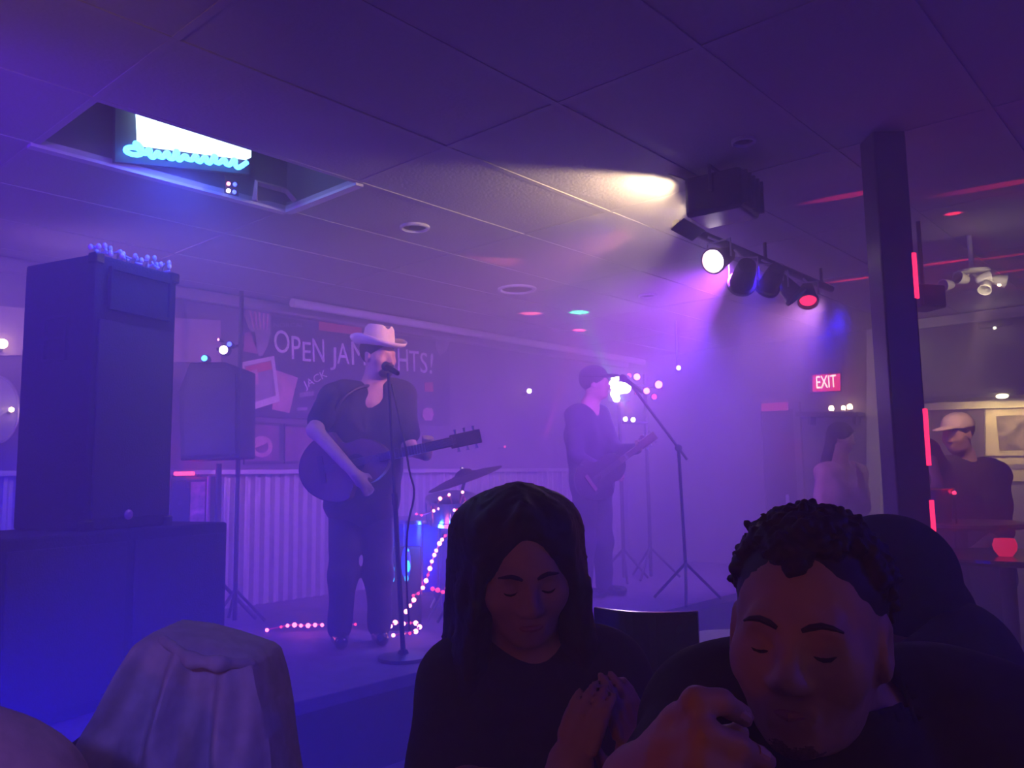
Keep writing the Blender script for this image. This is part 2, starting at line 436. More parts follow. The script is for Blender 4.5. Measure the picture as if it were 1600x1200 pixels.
# ------------------------------------------------------------------ wall fittings on the stage wall
YW = YB-0.012
def wp(px, py): return on_y(px, py, YW)
def quad_px(mb, pts, y, t=0.003):      # thin plate on the stage wall through four pixels' places
    q = [on_y(px, py, y) for px, py in pts]
    V = q+[p+Vector((0,-t,0)) for p in q]; n = len(q)
    return mb.add(V, [tuple(range(n)), tuple(range(n,2*n))[::-1]]+[(i,(i+1)%n,n+(i+1)%n,n+i) for i in range(n)])
ban = thing('banner', 'dark open jam nights banner with printed photos on stage wall', 'banner', (0,0,0))
YN = YB-0.014
a, b = wp(379, 477), wp(703, 662)
bz0, bz1 = wp(500, 656).z, ZC-0.115
MB().bb((a.x,YN,bz0), (b.x,YN+0.012,bz1)).build('cloth', M_darkpr, ban)
def wtext(body, p0, p1, h, m, name='lettering', y=YN-0.003, tilt=0.0):
    A = on_y(*p0, y); B = on_y(*p1, y); L = (B-A).length
    M = Matrix.Translation(A) @ Matrix.Rotation(-math.atan2(B.z-A.z, B.x-A.x), 4, 'Y') @ Matrix.Rotation(math.pi/2, 4, 'X')
    o = text_mesh(name, body, 1.0, m, ban, Matrix.Identity(4), 0.0015)
    xs = [v.co.x for v in o.data.vertices]; ys = [v.co.y for v in o.data.vertices]; w0 = max(xs)-min(xs); h0 = max(ys)-min(ys)
    o.data.transform(M @ Matrix.Diagonal((L/w0, h/h0, 1, 1)) @ Matrix.Translation((-min(xs),0,0)))
    return o
M_lett = mat('cream_lettering', (0.90,0.80,0.80), 0.7, var=0.06)
# letters of uneven size on a gently falling line, one mesh per letter
letters = [('O',429,453,551,36),('P',456,470,561,36),('E',473,486,564,30),('N',489,507,565,36),('J',516,525,569,36),('A',527,546,568,32),('M',550,572,570,36),
           ('N',582,594,574,36),('I',597,600,575,32),('G',603,616,577,32),('H',622,638,579,34),('T',640,655,580,32),('S',657,668,582,32),('!',671,675,583,32)]
for ch, x0, x1, yb, hp in letters:
    h = on_y((x0+x1)/2, yb-hp, YN).z-on_y((x0+x1)/2, yb, YN).z
    wtext(ch, (x0,yb), (x1,yb+1), h, M_redpr if ch == 'x' else M_lett, 'letter')
wtext('NORCAL', (428,511), (475,511), 0.035, M_greypr)
MB_ = MB(); quad_px(MB_, [(498,500),(565,507),(565,524),(498,516)], YN-0.001); MB_.build('red_bar', M_redpr, ban)
wtext('JACK', (477,608), (512,588), 0.085, M_lett)
quad_px(MB(), [(468,614),(490,611),(490,618),(468,621)], YN-0.002).build('print_line', M_greypr, ban); quad_px(MB(), [(464,637),(480,636),(480,641),(464,642)], YN-0.002).build('print_line', M_greypr, ban)
# printed vintage microphone
mic = MB(); quad_px(mic, [(380,490),(388,478),(402,475),(416,480),(423,494),(423,520),(418,540),(410,556),(404,556),(398,540),(390,515)], YN-0.001); mic.build('printed_microphone', M_greypr, ban)
g = MB()
for k in range(5):
    quad_px(g, [(389+k*7,482+abs(k-2)),(392+k*7,481+abs(k-2)),(398+k*5,515),(396+k*5,515)], YN-0.004)
g.build('printed_slots', M_pinkpr, ban)
quad_px(MB(), [(382,520),(398,517),(402,553),(380,549)], YN-0.001).build('printed_glow', mat('maroon_print',(0.35,0.10,0.2),0.7,var=0.2), ban)
# printed snapshots
quad_px(MB(), [(430,578),(465,590),(452,645),(425,640)], YN-0.002).build('snapshot', M_pinkpr, ban)
sn = quad_px(MB(), [(378,566),(428,556),(437,627),(383,644)], YN-0.006).build('snapshot', M_cream, ban)
quad_px(MB(), [(382,572),(424,563),(431,618),(387,632)], YN-0.010, 0.001).build('snapshot_picture', M_greypr, ban)
quad_px(MB(), [(385,582),(402,576),(404,600),(390,602)], YN-0.012, 0.001).build('snapshot_figure', M_pinkpr, ban)
quad_px(MB(), [(384,573),(423,564),(425,577),(385,586)], YN-0.0115, 0.001).build('snapshot_sky', M_redpr, ban)
# printed plectrum, badge and side strip
quad_px(MB(), [(680,527),(690,519),(700,521),(703,534),(697,549),(687,556),(681,543)], YN-0.002).build('printed_plectrum', M_greypr, ban)
quad_px(MB(), [(663,598),(676,597),(677,612),(664,612)], YN-0.002).build('printed_badge', M_redpr, ban)
quad_px(MB(), [(661,640),(667,637),(675,638),(678,648),(674,657),(664,657),(660,650)], YN-0.002).build('printed_badge', M_pinkpr, ban)
quad_px(MB(), [(612,595),(636,600),(636,606),(612,601)], YN-0.002).build('print_line', M_greypr, ban); quad_px(MB(), [(630,622),(642,624),(642,629),(630,627)], YN-0.002).build('print_line', M_greypr, ban)

def poster(name, label, cat, pts, inner, emblem):
    t = thing(name, label, cat)
    quad_px(MB(), pts, YB-0.002, 0.02).build('frame', M_black, t)
    quad_px(MB(), inner, YB-0.024, 0.002).build('print', mat('maroon_poster',(0.20,0.08,0.13),0.6,var=0.5,scale=7), t)
    if emblem:
        cx, cyy, r = emblem; mm = MB()
        P = [on_y(cx+r*math.cos(q*math.pi/10), cyy+r*math.sin(q*math.pi/10), YB-0.028) for q in range(20)]
        Q = [on_y(cx+0.62*r*math.cos(q*math.pi/10), cyy+0.62*r*math.sin(q*math.pi/10), YB-0.028) for q in range(20)]
        mm.add(P+Q, [(i,(i+1)%20,20+(i+1)%20,20+i) for i in range(20)]); mm.build('emblem', M_pinkpr, t)
        quad_px(MB(), [(cx-5,cyy-13),(cx+9,cyy-9),(cx+5,cyy-4),(cx-11,cyy+2)], YB-0.030, 0.001).build('emblem_figure', M_pinkpr, t)
poster('poster', 'square dark poster with a ring emblem under the banner', 'poster', [(380,658),(440,662),(440,724),(380,726)], [(384,662),(436,666),(436,720),(384,721)], (409,698,17))
poster('poster', 'mottled pinkish poster beside the singer elbow', 'poster', [(443,662),(500,666),(500,722),(443,724)], [(446,666),(497,669),(497,719),(446,721)], None)
# pale board behind the second speaker, lit boards at the far left
def board(name, label, cat, pts, m, t=0.02):
    return tag(quad_px(MB(), pts, YB-0.003, t).build(name, m), label, cat)
board('wall_board', 'pale rectangular board between tower speaker and second speaker', 'board', [(268,497),(343,501),(343,567),(268,566)], mat('mauve_board',(0.42,0.30,0.36),0.7,var=0.1))
t = thing('wall_mirror', 'pale lit panel on the wall at the far left edge', 'panel')
quad_px(MB(), [(-60,474),(38,482),(36,556),(-60,556)], YB-0.003, 0.02).build('panel', mat('pale_panel',(0.62,0.48,0.44),0.5,var=0.1), t)
t = thing('round_sign', 'round pale sign on the wall beside the tower speaker', 'sign')
rs = MB(); P = [on_y(-6+36*math.cos(q*math.pi/16), 640+52*math.sin(q*math.pi/16), YB-0.004) for q in range(32)]
rs.add(P+[p+Vector((0,-0.03,0)) for p in P], [tuple(range(32)), tuple(range(32,64))[::-1]]+[(i,(i+1)%32,32+(i+1)%32,32+i) for i in range(32)]); rs.build('face', mat('pale_disc',(0.5,0.45,0.52),0.5,var=0.1), t)
P2 = [on_y(-6+36*math.cos(q*math.pi/16), 640+52*math.sin(q*math.pi/16), YB-0.036) for q in range(32)]
MB().tube(P2, 0.008, 6, closed=True).build('rim', M_steel, t)
G_warm = glow('bulb_warm', (1.0,0.62,0.38), 14)
def bulb_lamp(name, label, px, py, F, r, m, cat='lamp', arm=True):
    base = C(px, py, F); t = camthing(name, label, cat, base)
    MB().ball((0,0,0), r, 12, 8).build('bulb', m, t, smooth=True)
    MB().cyl((0,0.02,-r*0.6), (0,0.06,-r*2.2), r*0.45, r*0.6, 10).build('socket', M_blackgl, t, smooth=True)
    return t
def wall_lamp(name, label, px, py, r, m):
    p = on_y(px, py, YB-0.09); t = thing(name, label, 'lamp', p)
    MB().ball((0,0,0), r, 12, 8).build('bulb', m, t, smooth=True)
    MB().cyl((0,0.03,-r), (0,0.09,-r), r*0.5, r*0.8, 10).build('socket', M_blackgl, t, smooth=True)
wall_lamp('wall_lamp', 'warm bulb on the pale panel at the far left edge', 4, 537, 0.03, G_warm)
wall_lamp('wall_lamp', 'small warm bulb on the round pale sign', 18, 640, 0.016, G_warm)
wall_lamp('wall_lamp', 'lone warm bulb on the stage wall left of the second musician', 827, 611, 0.026, glow('bulb_pinkwhite',(1.0,0.72,0.75),16))
wall_lamp('wall_lamp', 'tiny red bulb low on the stage wall', 789, 698, 0.012, glow('bulb_red_dim',(1.0,0.05,0.12),3))

# small lit display box beside the wainscot
b0 = C(292, 828, 5.6); t = camthing('display_box', 'small pink edged display box beside the corrugated wainscot', 'display box', b0)
w_, h_ = C(325,785,5.6).x-C(262,785,5.6).x, C(292,745,5.6).z-b0.z
MB().box((0,0.15,h_/2), (w_,0.26,h_)).build('case', M_black, t, bevel=0.02)
MB().box((-w_*0.18,0.012,h_*0.5), (w_*0.42,0.012,h_*0.8)).build('window', M_blackgl, t)
MB().box((w_*0.24,0.012,h_*0.5), (w_*0.36,0.012,h_*0.8)).build('printed_panel', mat('figured_print',(0.5,0.18,0.24),0.6,var=0.7,scale=22), t)
MB().tube([(-w_/2,0.01,0.03),(-w_/2-0.012,0.01,h_*0.5),(-w_/2,0.01,h_-0.03)], 0.011, 8).build('edge_trim', mat('pink_trim',(0.75,0.25,0.38),0.5), t); MB().tube([(w_/2,0.01,0),(w_/2,0.01,h_)], 0.013, 8).build('edge_trim', MATS['pink_trim'], t)
MB().box((0,0.15,-(b0.z-ZS)/2), (w_*0.9,0.22,b0.z-ZS)).build('plinth', M_black, t)
rl = C(288, 740, 5.7); t = camthing('red_strip_light', 'short red strip light above the pink edged display box', 'strip light', rl)
MB().box((0,0,0), (0.14,0.03,0.028)).build('tube', glow('strip_red',(1.0,0.06,0.14),4.5), t, bevel=0.008)
MB().box((0,0.03,-0.02), (0.17,0.04,0.03)).build('housing', M_black, t)
MB().box((0.03,0.04,-0.10), (0.02,0.02,0.16)).build('bracket', M_black, t)
point('red_strip_glow', W(rl)+Vector((0,-0.12,0.02)), 1.6, RED, 0.05)

# ------------------------------------------------------------------ loudspeakers
def Raz(az): return Matrix.Rotation(-rad(az), 3, 'Z')     # cam-frame: local y -> azimuth az right of heading
FC = 3.5
c0 = C(150, 395, FC); zt = c0.z; zb = C(148, 830, FC).z
ex, ey = Vector((math.sin(rad(24.9)), math.cos(rad(24.9)), 0)), Vector((-math.sin(rad(65.1)), math.cos(rad(65.1)), 0))
SW, SD = 0.447, 0.461
ctr = Vector((c0.x, c0.y, 0)) + ex*SW/2 + ey*SD/2; base = Vector((ctr.x, ctr.y, zb))
Rs = Matrix((ex, ey, Vector((0,0,1)))).transposed()         # local x along the front face, local -y the front normal
t = camthing('tower_speaker', 'tall black tower speaker standing on the wide subwoofer', 'speaker', base)
Hs = zt-zb
MB().box((0,0,Hs/2), (SW,SD,Hs), Rs).build('cabinet', M_cab, t, bevel=0.012)
fr = lambda x, y, z: Rs @ Vector((x, y, z))
MB().box(fr(0,-SD/2-0.006,Hs*0.40), (SW*0.90,0.012,Hs*0.72), Rs).build('grille', M_grille, t, bevel=0.004)
hn = MB().box(fr(0,-SD/2-0.008,Hs*0.88), (SW*0.72,0.016,Hs*0.15), Rs).build('horn', M_cab, t, bevel=0.004)
hf = MB()
for dx, dz, sx, sz in ((0,0.075,0.74,0.012),(0,-0.075,0.74,0.012),(-0.36,0,0.02,0.15),(0.36,0,0.02,0.15)):
    hf.box(fr(SW*dx,-SD/2-0.02,Hs*(0.88+dz)), (SW*sx,0.02,Hs*sz), Rs)
hf.build('horn_rim', M_cab, hn)
hd = MB()
for dz in (0.62,0.70,0.78): hd.box(fr(-SW/2-0.006,0,Hs*dz), (0.014,SD*0.30,0.012), Rs)
for dy in (-0.15,0.15): hd.box(fr(-SW/2-0.006,SD*dy,Hs*0.70), (0.014,0.014,Hs*0.17), Rs)
hd.build('side_handle', M_grille, t)
MB().lathe([(0.022,0),(0.022,0.006),(0.012,0.010)], fr(-0.02,-SD/2-0.012,0.06), Rs @ Matrix.Rotation(math.pi/2,3,'X'), 20).build('badge', mat('badge_silver',(0.6,0.35,0.45),0.35,0.6), t)
for dx in (-1,1):
    for dz in (0,1): MB().box(fr(dx*(SW/2-0.015),-SD/2+0.015,0.02+dz*(Hs-0.04)), (0.05,0.05,0.05), Rs).build('corner_guard', M_blackgl, t, bevel=0.008)
# clump of unlit string lights along the top front edge
sl = camthing('string_lights', 'tangled pale unlit string lights on top of the tower speaker', 'string lights', base+Vector((0,0,Hs)))
pth = [fr(-SW*0.48+SW*0.95*i/40, -SD/2+0.03+0.02*math.sin(i*2.1), 0.022+0.016*math.sin(i*1.3)) for i in range(41)]
MB().tube(pth, 0.006, 6).build('wire', M_greycl, sl)
for i in range(0, 41, 2):
    MB().ball(pth[i]+Vector((random.uniform(-.01,.01),random.uniform(-.01,.01),random.uniform(0.004,.025))), (0.011,0.011,0.015), 8, 6).build('bulb', M_white, sl, smooth=True)

# subwoofer under the tower
zs0 = ZS
t = camthing('subwoofer', 'wide black subwoofer cabinet standing at the left of the stage', 'speaker', Vector((ctr.x, ctr.y, zs0)))
Hb = zb-zs0
xr = None
for k in range(200):     # widen the box to the photographed right edge
    L = 0.2+k*0.01; p = Vector((ctr.x,ctr.y,0))+ex*L-ey*(SD/2+0.06)
    if 800+FPX*p.x/p.y >= 356: xr = L; break
xl = -0.62
cx_, wx_ = (xr+xl)/2, xr-xl
MB().box(fr(cx_,0,Hb/2), (wx_,SD+0.12,Hb-0.002), Rs).build('cabinet', M_cab, t, bevel=0.012)
for sx in (-0.25,0.25): MB().box(fr(cx_+wx_*sx,-SD/2-0.066,Hb/2), (wx_*0.46,0.012,Hb*0.86), Rs).build('grille', M_grille, t, bevel=0.004)
for sx in (-0.5,0.5): MB().box(fr(cx_+wx_*sx,0,Hb*0.6), (0.014,SD*0.3,0.09), Rs).build('side_handle', M_grille, t, bevel=0.004)

# second speaker on a pole near the wall
b0 = C(330, 724, 5.45)
t = camthing('stage_speaker', 'black speaker with slanted shoulders left of the banner on a pole', 'speaker', Vector((b0.x, b0.y, ZS)))
px = lambda q, r_: C(q, r_, 5.45)-Vector((b0.x, b0.y, ZS))
poly = [(px(x,y).x, px(x,y).z) for x, y in ((283,720),(377,716),(378,575),(352,566),(298,567),(281,610))]
MB().prism(poly, (0,-0.02,0), (1,0,0), (0,0,1), (0,1,0), 0.32).build('cabinet', M_cab, t, bevel=0.01)
poly = [(px(x,y).x, px(x,y).z) for x, y in ((292,712),(369,709),(370,585),(349,577),(303,578),(290,612))]
MB().prism(poly, (0,-0.02,0), (1,0,0), (0,0,1), (0,-1,0), 0.012).build('grille', M_grille, t)
MB().tube([(0,0.14,0.02),(0,0.14,b0.z-ZS)], 0.02, 10).build('pole', M_black, t, smooth=True)
for k in range(3):
    th = k*2.094+0.4; MB().tube([(0,0.14,0.30),(0.26*math.cos(th),0.14+0.26*math.sin(th),0.012)], 0.012, 8).build('leg', M_black, t)
# LED pods on a slim stand over that speaker
def led_pod(name, label, px_, py_, F, r, m, housing=True):
    b = C(px_, py_, F); tt = camthing(name, label, 'stage light', b)
    MB().lathe([(r*0.2,0.0),(r*0.95,0.004),(r,0.01)], (0,0,0), Matrix.Rotation(math.pi/2,3,'X'), 16).build('lens', m, tt, smooth=True)
    MB().lathe([(r*1.0,-0.004),(r*1.1,0.012),(r*1.35,-0.006),(r*1.2,-0.05),(r*0.6,-0.09)], (0,0,0), Matrix.Rotation(math.pi/2,3,'X'), 16).build('housing', M_black, tt, smooth=True)
    return tt
G_wh = glow('led_white_pink', (1.0,0.72,0.95), 22); G_bl = glow('led_blue', (0.05,0.08,1.0), 9); G_cy = glow('led_cyan', (0.08,0.40,1.0), 8)
G_pk = glow('led_pink', (1.0,0.22,0.38), 9); G_rd = glow('led_red', (1.0,0.03,0.10), 5); G_hot = glow('led_hot', (0.95,0.85,1.0), 40)
led_pod('led_pod', 'bright white pink led pod above the slanted speaker', 350, 547, 5.4, 0.028, G_wh)
led_pod('led_pod', 'small cyan led pod at the corner of the slanted speaker', 320, 560, 5.4, 0.02, G_cy)
led_pod('led_pod', 'dim blue led pod upper right of the white pink pod', 359, 538, 5.42, 0.016, G_bl)
led_pod('led_pod', 'faint pink led pod upper left of the white pink pod', 342, 531, 5.42, 0.008, G_pk)
b = C(372, 722, 5.6); t = camthing('light_stand', 'slim dark light stand between second speaker and banner', 'stand', Vector((b.x,b.y,ZS)))
MB().tube([(0,0,0.02),(0,0,C(372,455,5.6).z-ZS)], 0.016, 8).build('pole', M_black, t)
MB().tube([(-0.16,0,C(372,545,5.6).z-ZS),(0.02,0,C(372,540,5.6).z-ZS)], 0.012, 8).build('crossbar', M_black, t)
for k in range(3):
    th = k*2.094; MB().tube([(0,0,0.22),(0.2*math.cos(th),0.2*math.sin(th),0.012)], 0.01, 8).build('leg', M_black, t)

# ------------------------------------------------------------------ lit sign in the ceiling recess
t = thing('neon_sign', 'glowing white and blue neon sign inside the ceiling recess', 'sign')
ys = ry1-0.05
def rp(px_, py_): return on_y(px_, py_, ys)
p0, p1 = rp(205,215), rp(384,262); zlo = rp(300, 232).z
q = [rp(214,228), rp(384,250), Vector((rp(384,250).x, ys, 3.26)), Vector((rp(204,190).x, ys, 3.26))]
MB().add(q+[v+Vector((0,-0.05,0)) for v in q], [(0,1,2,3),(7,6,5,4),(0,1,5,4),(1,2,6,5),(2,3,7,6),(3,0,4,7)]).build('light_panel', glow('sign_white',(0.55,0.85,1.0),5,True), t)
q = [rp(180,252), rp(392,272), Vector((rp(392,250).x, ys, 3.3)), Vector((rp(178,190).x, ys, 3.3))]
MB().add([v+Vector((0,0.03,0)) for v in q]+[v+Vector((0,0.005,0)) for v in q], [(0,1,2,3),(7,6,5,4),(0,1,5,4),(1,2,6,5),(2,3,7,6),(3,0,4,7)]).build('back_panel', mat('sign_back',(0.03,0.035,0.07),0.5), t)
nt = []
def sc(s, v): # along-sign position s in 0..1, height v in pixels above the baseline
    x = 190+s*192; yb = 246+s*19
    p = rp(x, yb-v); return p+Vector((0,-0.03,0))
for (s0, s1) in ((0.0,0.09),):
    nt += [sc(0.11,14),sc(0.03,14),sc(0.0,8),sc(0.05,3),sc(0.12,3),sc(0.15,9),sc(0.12,20),sc(0.08,22),sc(0.10,14)]
xs_ = 0.17
for hgt, wd, dip in ((15,.075,1),(11,.07,3),(12,.085,2),(17,.06,1),(10,.09,4),(12,.075,2),(11,.08,1),(15,.07,3),(10,.09,1),(12,.07,-3)):
    nt += [sc(xs_,4),sc(xs_+wd*.30,hgt),sc(xs_+wd*.55,hgt*.8),sc(xs_+wd*.42,5),sc(xs_+wd*.75,dip)]; xs_ += wd
nt += [sc(0.995,9)]
def chaikin(P, it=2):
    for _ in range(it):
        Q = [P[0]]
        for a_, b_ in zip(P[:-1], P[1:]): Q += [a_*0.75+b_*0.25, a_*0.25+b_*0.75]
        P = Q+[P[-1]]
    return P
MB().tube(chaikin(nt), 0.012, 8).build('script_tube', glow('neon_blue',(0.05,0.32,1.0),14,True), t)
for k in range(4): MB().tube([sc(0.1+k*0.27,4),sc(0.1+k*0.27,4)+Vector((0,0.05,0))], 0.006, 6).build('tube_support', M_black, t)
spot('sign_glow', (((rx0+rx1)/2)-0.1, ry1-0.25, ZC+0.03), (((rx0+rx1)/2)+0.1, ry1+0.3, 1.0), 90.0, (0.03, 0.07, 1.0), 150, 0.8, 0.12)
tt = thing('framed_picture', 'brown framed picture leaning inside the ceiling recess', 'frame')
fm = MB(); A_, B_, C_ = rp(388,288), rp(440,306), rp(452,322)
dy = Vector((0,-0.06,0))
fm.tube([rp(388,318)+dy, rp(390,290)+dy, rp(436,302)+dy, rp(450,318)+dy], 0.016, 4); fm.build('moulding', mat('frame_brown',(0.42,0.28,0.26),0.6), tt)
fq = [rp(390,316)+dy, rp(391,292)+dy, rp(436,304)+dy, rp(447,318)+dy]
MB().add([v+Vector((0,0.01,0)) for v in fq]+[v+Vector((0,0.02,0)) for v in fq], [(0,1,2,3),(7,6,5,4)]).build('picture', M_darkpr, tt)
tt = thing('led_cluster', 'four tiny coloured leds hanging at the edge of the ceiling recess', 'light')
for (ax_, ay_, m_) in ((357,287,G_pk),(367,288,G_bl),(357,298,G_wh),(366,300,G_bl)):
    MB().ball(on_y(ax_, ay_, ry1-0.1), 0.010, 10, 6).build('led', m_, tt, smooth=True)
MB().box(on_y(362, 293, ry1-0.085), (0.07,0.012,0.07)).build('housing', M_black, tt)
MB().tube([on_y(362, 293, ry1-0.085), on_y(362, 293, ry1-0.085)+Vector((0,0.07,0.08))], 0.006, 6).build('bracket', M_black, tt)

# ------------------------------------------------------------------ ceiling fittings
def disc_fit(name, label, px_, py_, wpx, inner=M_black):
    p = on_z(px_, py_, ZC); F = (RZ.inverted() @ p).y; r = wpx/2*F/FPX
    t_ = thing(name, label, 'ceiling fitting', (p.x, p.y, ZC))
    MB().lathe([(r,0),(r,-0.012),(r*0.86,-0.016),(r*0.80,-0.008),(r*0.78,-0.001)], n=32).build('trim_ring', M_white, t_, smooth=True)
    MB().lathe([(r*0.78,-0.003),(r*0.5,-0.004)], n=32).build('baffle', inner, t_)
    MB().lathe([(r*0.42,-0.004),(r*0.3,-0.012),(r*0.05,-0.014)], n=24).build('lens', M_black, t_, smooth=True)
disc_fit('recessed_downlight', 'unlit round downlight in the ceiling above the singer', 648, 354, 48)
disc_fit('recessed_downlight', 'unlit round downlight nearer the stage wall above the drums', 808, 451, 62)
disc_fit('recessed_downlight', 'small faint downlight near the coloured ceiling spots', 1012, 461, 30)
disc_fit('recessed_downlight', 'dark downlight in the dim ceiling right of the flood light', 1162, 219, 40)

# flood light with housing, yoke and barn doors
bF = C(1122, 312, 3.75); t = camthing('flood_light', 'black boxy flood light throwing warm light from the ceiling', 'stage light', bF)
az, el = -54.0, 6.0     # aims left and slightly away
Rf = Matrix.Rotation(-rad(az), 3, 'Z')                      # local y = beam direction
MB().box(Rf @ Vector((0,-0.02,0)), (0.25,0.27,0.19), Rf).build('housing', M_blackgl, t, bevel=0.02)
MB().box(Rf @ Vector((0,0.085,0)), (0.18,0.008,0.12), Rf).build('lens', glow('flood_lens',(1.0,0.82,0.5),25), t)
for sz in (-1,1):
    MB().box(Rf @ Vector((0,0.155,sz*0.115)), (0.24,0.08,0.006), Rf @ Matrix.Rotation(sz*0.5,3,'X')).build('barn_door', M_blackgl, t)
ff = MB()
for k in range(5): ff.box(Rf @ Vector((-0.1+0.05*k,-0.165,0)), (0.012,0.03,0.15), Rf)
ff.build('cooling_fin', M_black, t)
yk = MB(); yk.tube([Rf @ Vector((-0.14,-0.02,0)), Rf @ Vector((-0.14,-0.02,0.12)), Rf @ Vector((0.14,-0.02,0.12)), Rf @ Vector((0.14,-0.02,0))], 0.009, 6)
yk.tube([Vector((0,0,0.12)), Vector((0,0,ZC-bF.z-0.01))], 0.012, 8); yk.build('yoke', M_black, t)
MB().ball((0.03,-0.150,0.016), 0.006, 8, 6).build('indicator', glow('indicator_green',(0.05,1.0,0.2),2.5), t)
# flood beam
lp = bF + Rf @ Vector((0,0.135,-0.01)); sp = spot('flood_beam', W(lp), W(lp + Vector((-0.78,0.62,0.06))), 100.00, (1.000, 0.70, 0.42), 108, 0.4, 0.04)

# lighting bar with lamp heads
pa, pb = C(1108, 352, 4.05), C(1290, 468, 5.6); zbar = ZC-0.13
pa, pb = W(pa), W(pb); pa = Vector((pa.x, 2.12, zbar)); pb = Vector((pb.x+0.2, 2.12, zbar))
t = thing('lighting_bar', 'black lighting bar hung under the ceiling in front of the stage', 'bar', pa)
MB().tube([(0,0,0), pb-pa], 0.024, 10).build('pipe', M_black, t, smooth=True)
for k in range(3):
    q = (pb-pa)*(0.08+0.42*k); MB().tube([q, q+Vector((0,0,ZC-zbar-0.011))], 0.012, 8).build('hanger', M_steel if k == 0 else M_black, t)
def can(label, px_, py_, F, aim, m, s=1.0, body=M_black):
    b = WC(px_, py_, F); t_ = thing('par_can', label, 'stage light', b, 0, 'lamp heads on the lighting bar')
    d = (Vector(aim)-b).normalized(); R = d.to_track_quat('Z','Y').to_matrix()
    MB().lathe([(0.02*s,-0.11*s),(0.045*s,-0.10*s),(0.055*s,-0.04*s),(0.062*s,0.05*s),(0.075*s,0.055*s),(0.075*s,0.075*s),(0.066*s,0.075*s),(0.06*s,0.045*s)], (0,0,0), R, 20).build('can', body, t_, smooth=True)
    MB().lathe([(0.058*s,0.047*s),(0.03*s,0.055*s),(0.004,0.058*s)], (0,0,0), R, 20).build('lens', m, t_, smooth=True)
    y_ = MB(); sd = d.cross(Vector((0,0,1))).normalized()*0.075*s; top = Vector((0,0,0.10*s))
    y_.tube([sd, sd+top, -sd+top, -sd], 0.006, 6); y_.tube([top, Vector((0, 2.12-b.y, zbar-b.z)) if abs(zbar-b.z) > 0.05 else top+Vector((0,0,0.03))], 0.008, 6); y_.build('yoke', M_steel, t_)
    return b
G_can = glow('can_white', (0.95,0.80,1.0), 30); G_canb = glow('can_blue', (0.06,0.08,1.0), 5); G_canr = glow('can_red', (1.0,0.02,0.08), 4); G_off = mat('unlit_lens', (0.05,0.05,0.06), 0.15)
can('lit white lamp head nearest the flood light, pointing left', 1124, 404, 4.35, WC(850,520,3.4), G_can, 0.95, mat('red_brown_can',(0.25,0.12,0.12),0.4,0.5))  # reddish brown body, unlike the black lamp heads
can('dark unlit lamp head second along the lighting bar', 1162, 432, 4.6, WC(1100,640,6.2), G_off, 1.1)
can('dark lamp head with blue glow third along the lighting bar', 1205, 438, 4.85, WC(1100,640,6.0), G_canb, 1.0)
can('blue lit lamp head fourth along the lighting bar', 1232, 452, 5.1, WC(1320,540,5.0), G_canb, 1.0)
can('red lit lamp head at the far end of the lighting bar', 1262, 462, 5.35, WC(1270,560,5.0), G_canr, 0.9)
# beams of the lamp heads grazing the ceiling
spot('can_beam_white', WC(1110,406,4.35), WC(640,420,5.2), 108.00, (1.000, 0.467, 0.244), 70, 0.9, 0.03)
spot('can_beam_blue', WC(1085,362,4.2), on_z(960,360,ZC), 24.00, (0.100, 0.083, 1.000), 60, 1.0, 0.03)
# small effect light on the stage throws coloured spots on the ceiling
fx = WC(985, 648, 7.3)
for nm, tg, col_, e, an in (('fx_green',(905,488),(0.03,0.9,0.35),40,10),('fx_red',(905,516),(1.0,0.05,0.18),75,5.5),('fx_red_b',(830,490),(1.0,0.10,0.2),22,8),('fx_red_c',(985,552),(1.0,0.05,0.25),8,18),('fx_pink',(760,395),(1.0,0.15,0.3),24,8)):
    spot(nm, fx if nm != 'fx_red' else WC(850, 690, 7.2), on_z(*tg, ZC), e*26, col_, an, 0.8, 0.01)

# hung speaker and pale lamp cluster on the right, beyond the pillar
bq = C(1443, 466, 4.6); t = camthing('hung_speaker', 'small black speaker hung from the ceiling right of the pillar', 'speaker', bq)
MB().box((0,0,0), (0.17,0.15,0.13), Matrix.Rotation(0.3,3,'Z')).build('cabinet', M_black, t, bevel=0.01)
MB().box(Matrix.Rotation(0.3,3,'Z') @ Vector((0,-0.078,0)), (0.15,0.008,0.11), Matrix.Rotation(0.3,3,'Z')).build('grille', M_grille, t)
MB().tube([(0,0,0.06),(0,0,ZC-bq.z-0.008)], 0.012, 8).build('bracket', M_black, t)
bq = C(1520, 442, 4.9); t = camthing('spotlight_cluster', 'pale cluster of small lamps under the ceiling at right', 'light fixture', bq)
M_pale = mat('pale_enamel', (0.75,0.72,0.68), 0.4, var=0.05)
MB().lathe([(0.012,-0.0),(0.10,0.0),(0.10,0.012),(0.012,0.016)], (0,0,0.06), n=20).build('canopy_plate', M_pale, t)
MB().tube([(0,0,0.06),(0,0,ZC-bq.z-0.008)], 0.014, 8).build('stem', M_pale, t)
for k, (dx, dz, an) in enumerate(((-0.15,-0.01,200),(-0.07,0.02,160),(0.04,0.015,20),(0.12,0.0,-30),(0.03,-0.04,250))):
    R = (Vector((math.cos(rad(an)),-0.3,0.5*math.sin(rad(an))))).to_track_quat('Z','Y').to_matrix()
    hd = MB().lathe([(0.012,-0.04),(0.025,-0.03),(0.04,0.04),(0.036,0.04),(0.02,-0.02)], (dx,-0.02*k,dz), R, 14).build('lamp_head', M_pale, t, smooth=True)
    MB().tube([(dx,-0.02*k,dz),(dx*0.3,0,0.05)], 0.006, 6).build('arm', M_pale, hd)
MB().ball((0.118,-0.07,-0.028), 0.012, 10, 6).build('bulb', G_warm, t, smooth=True)
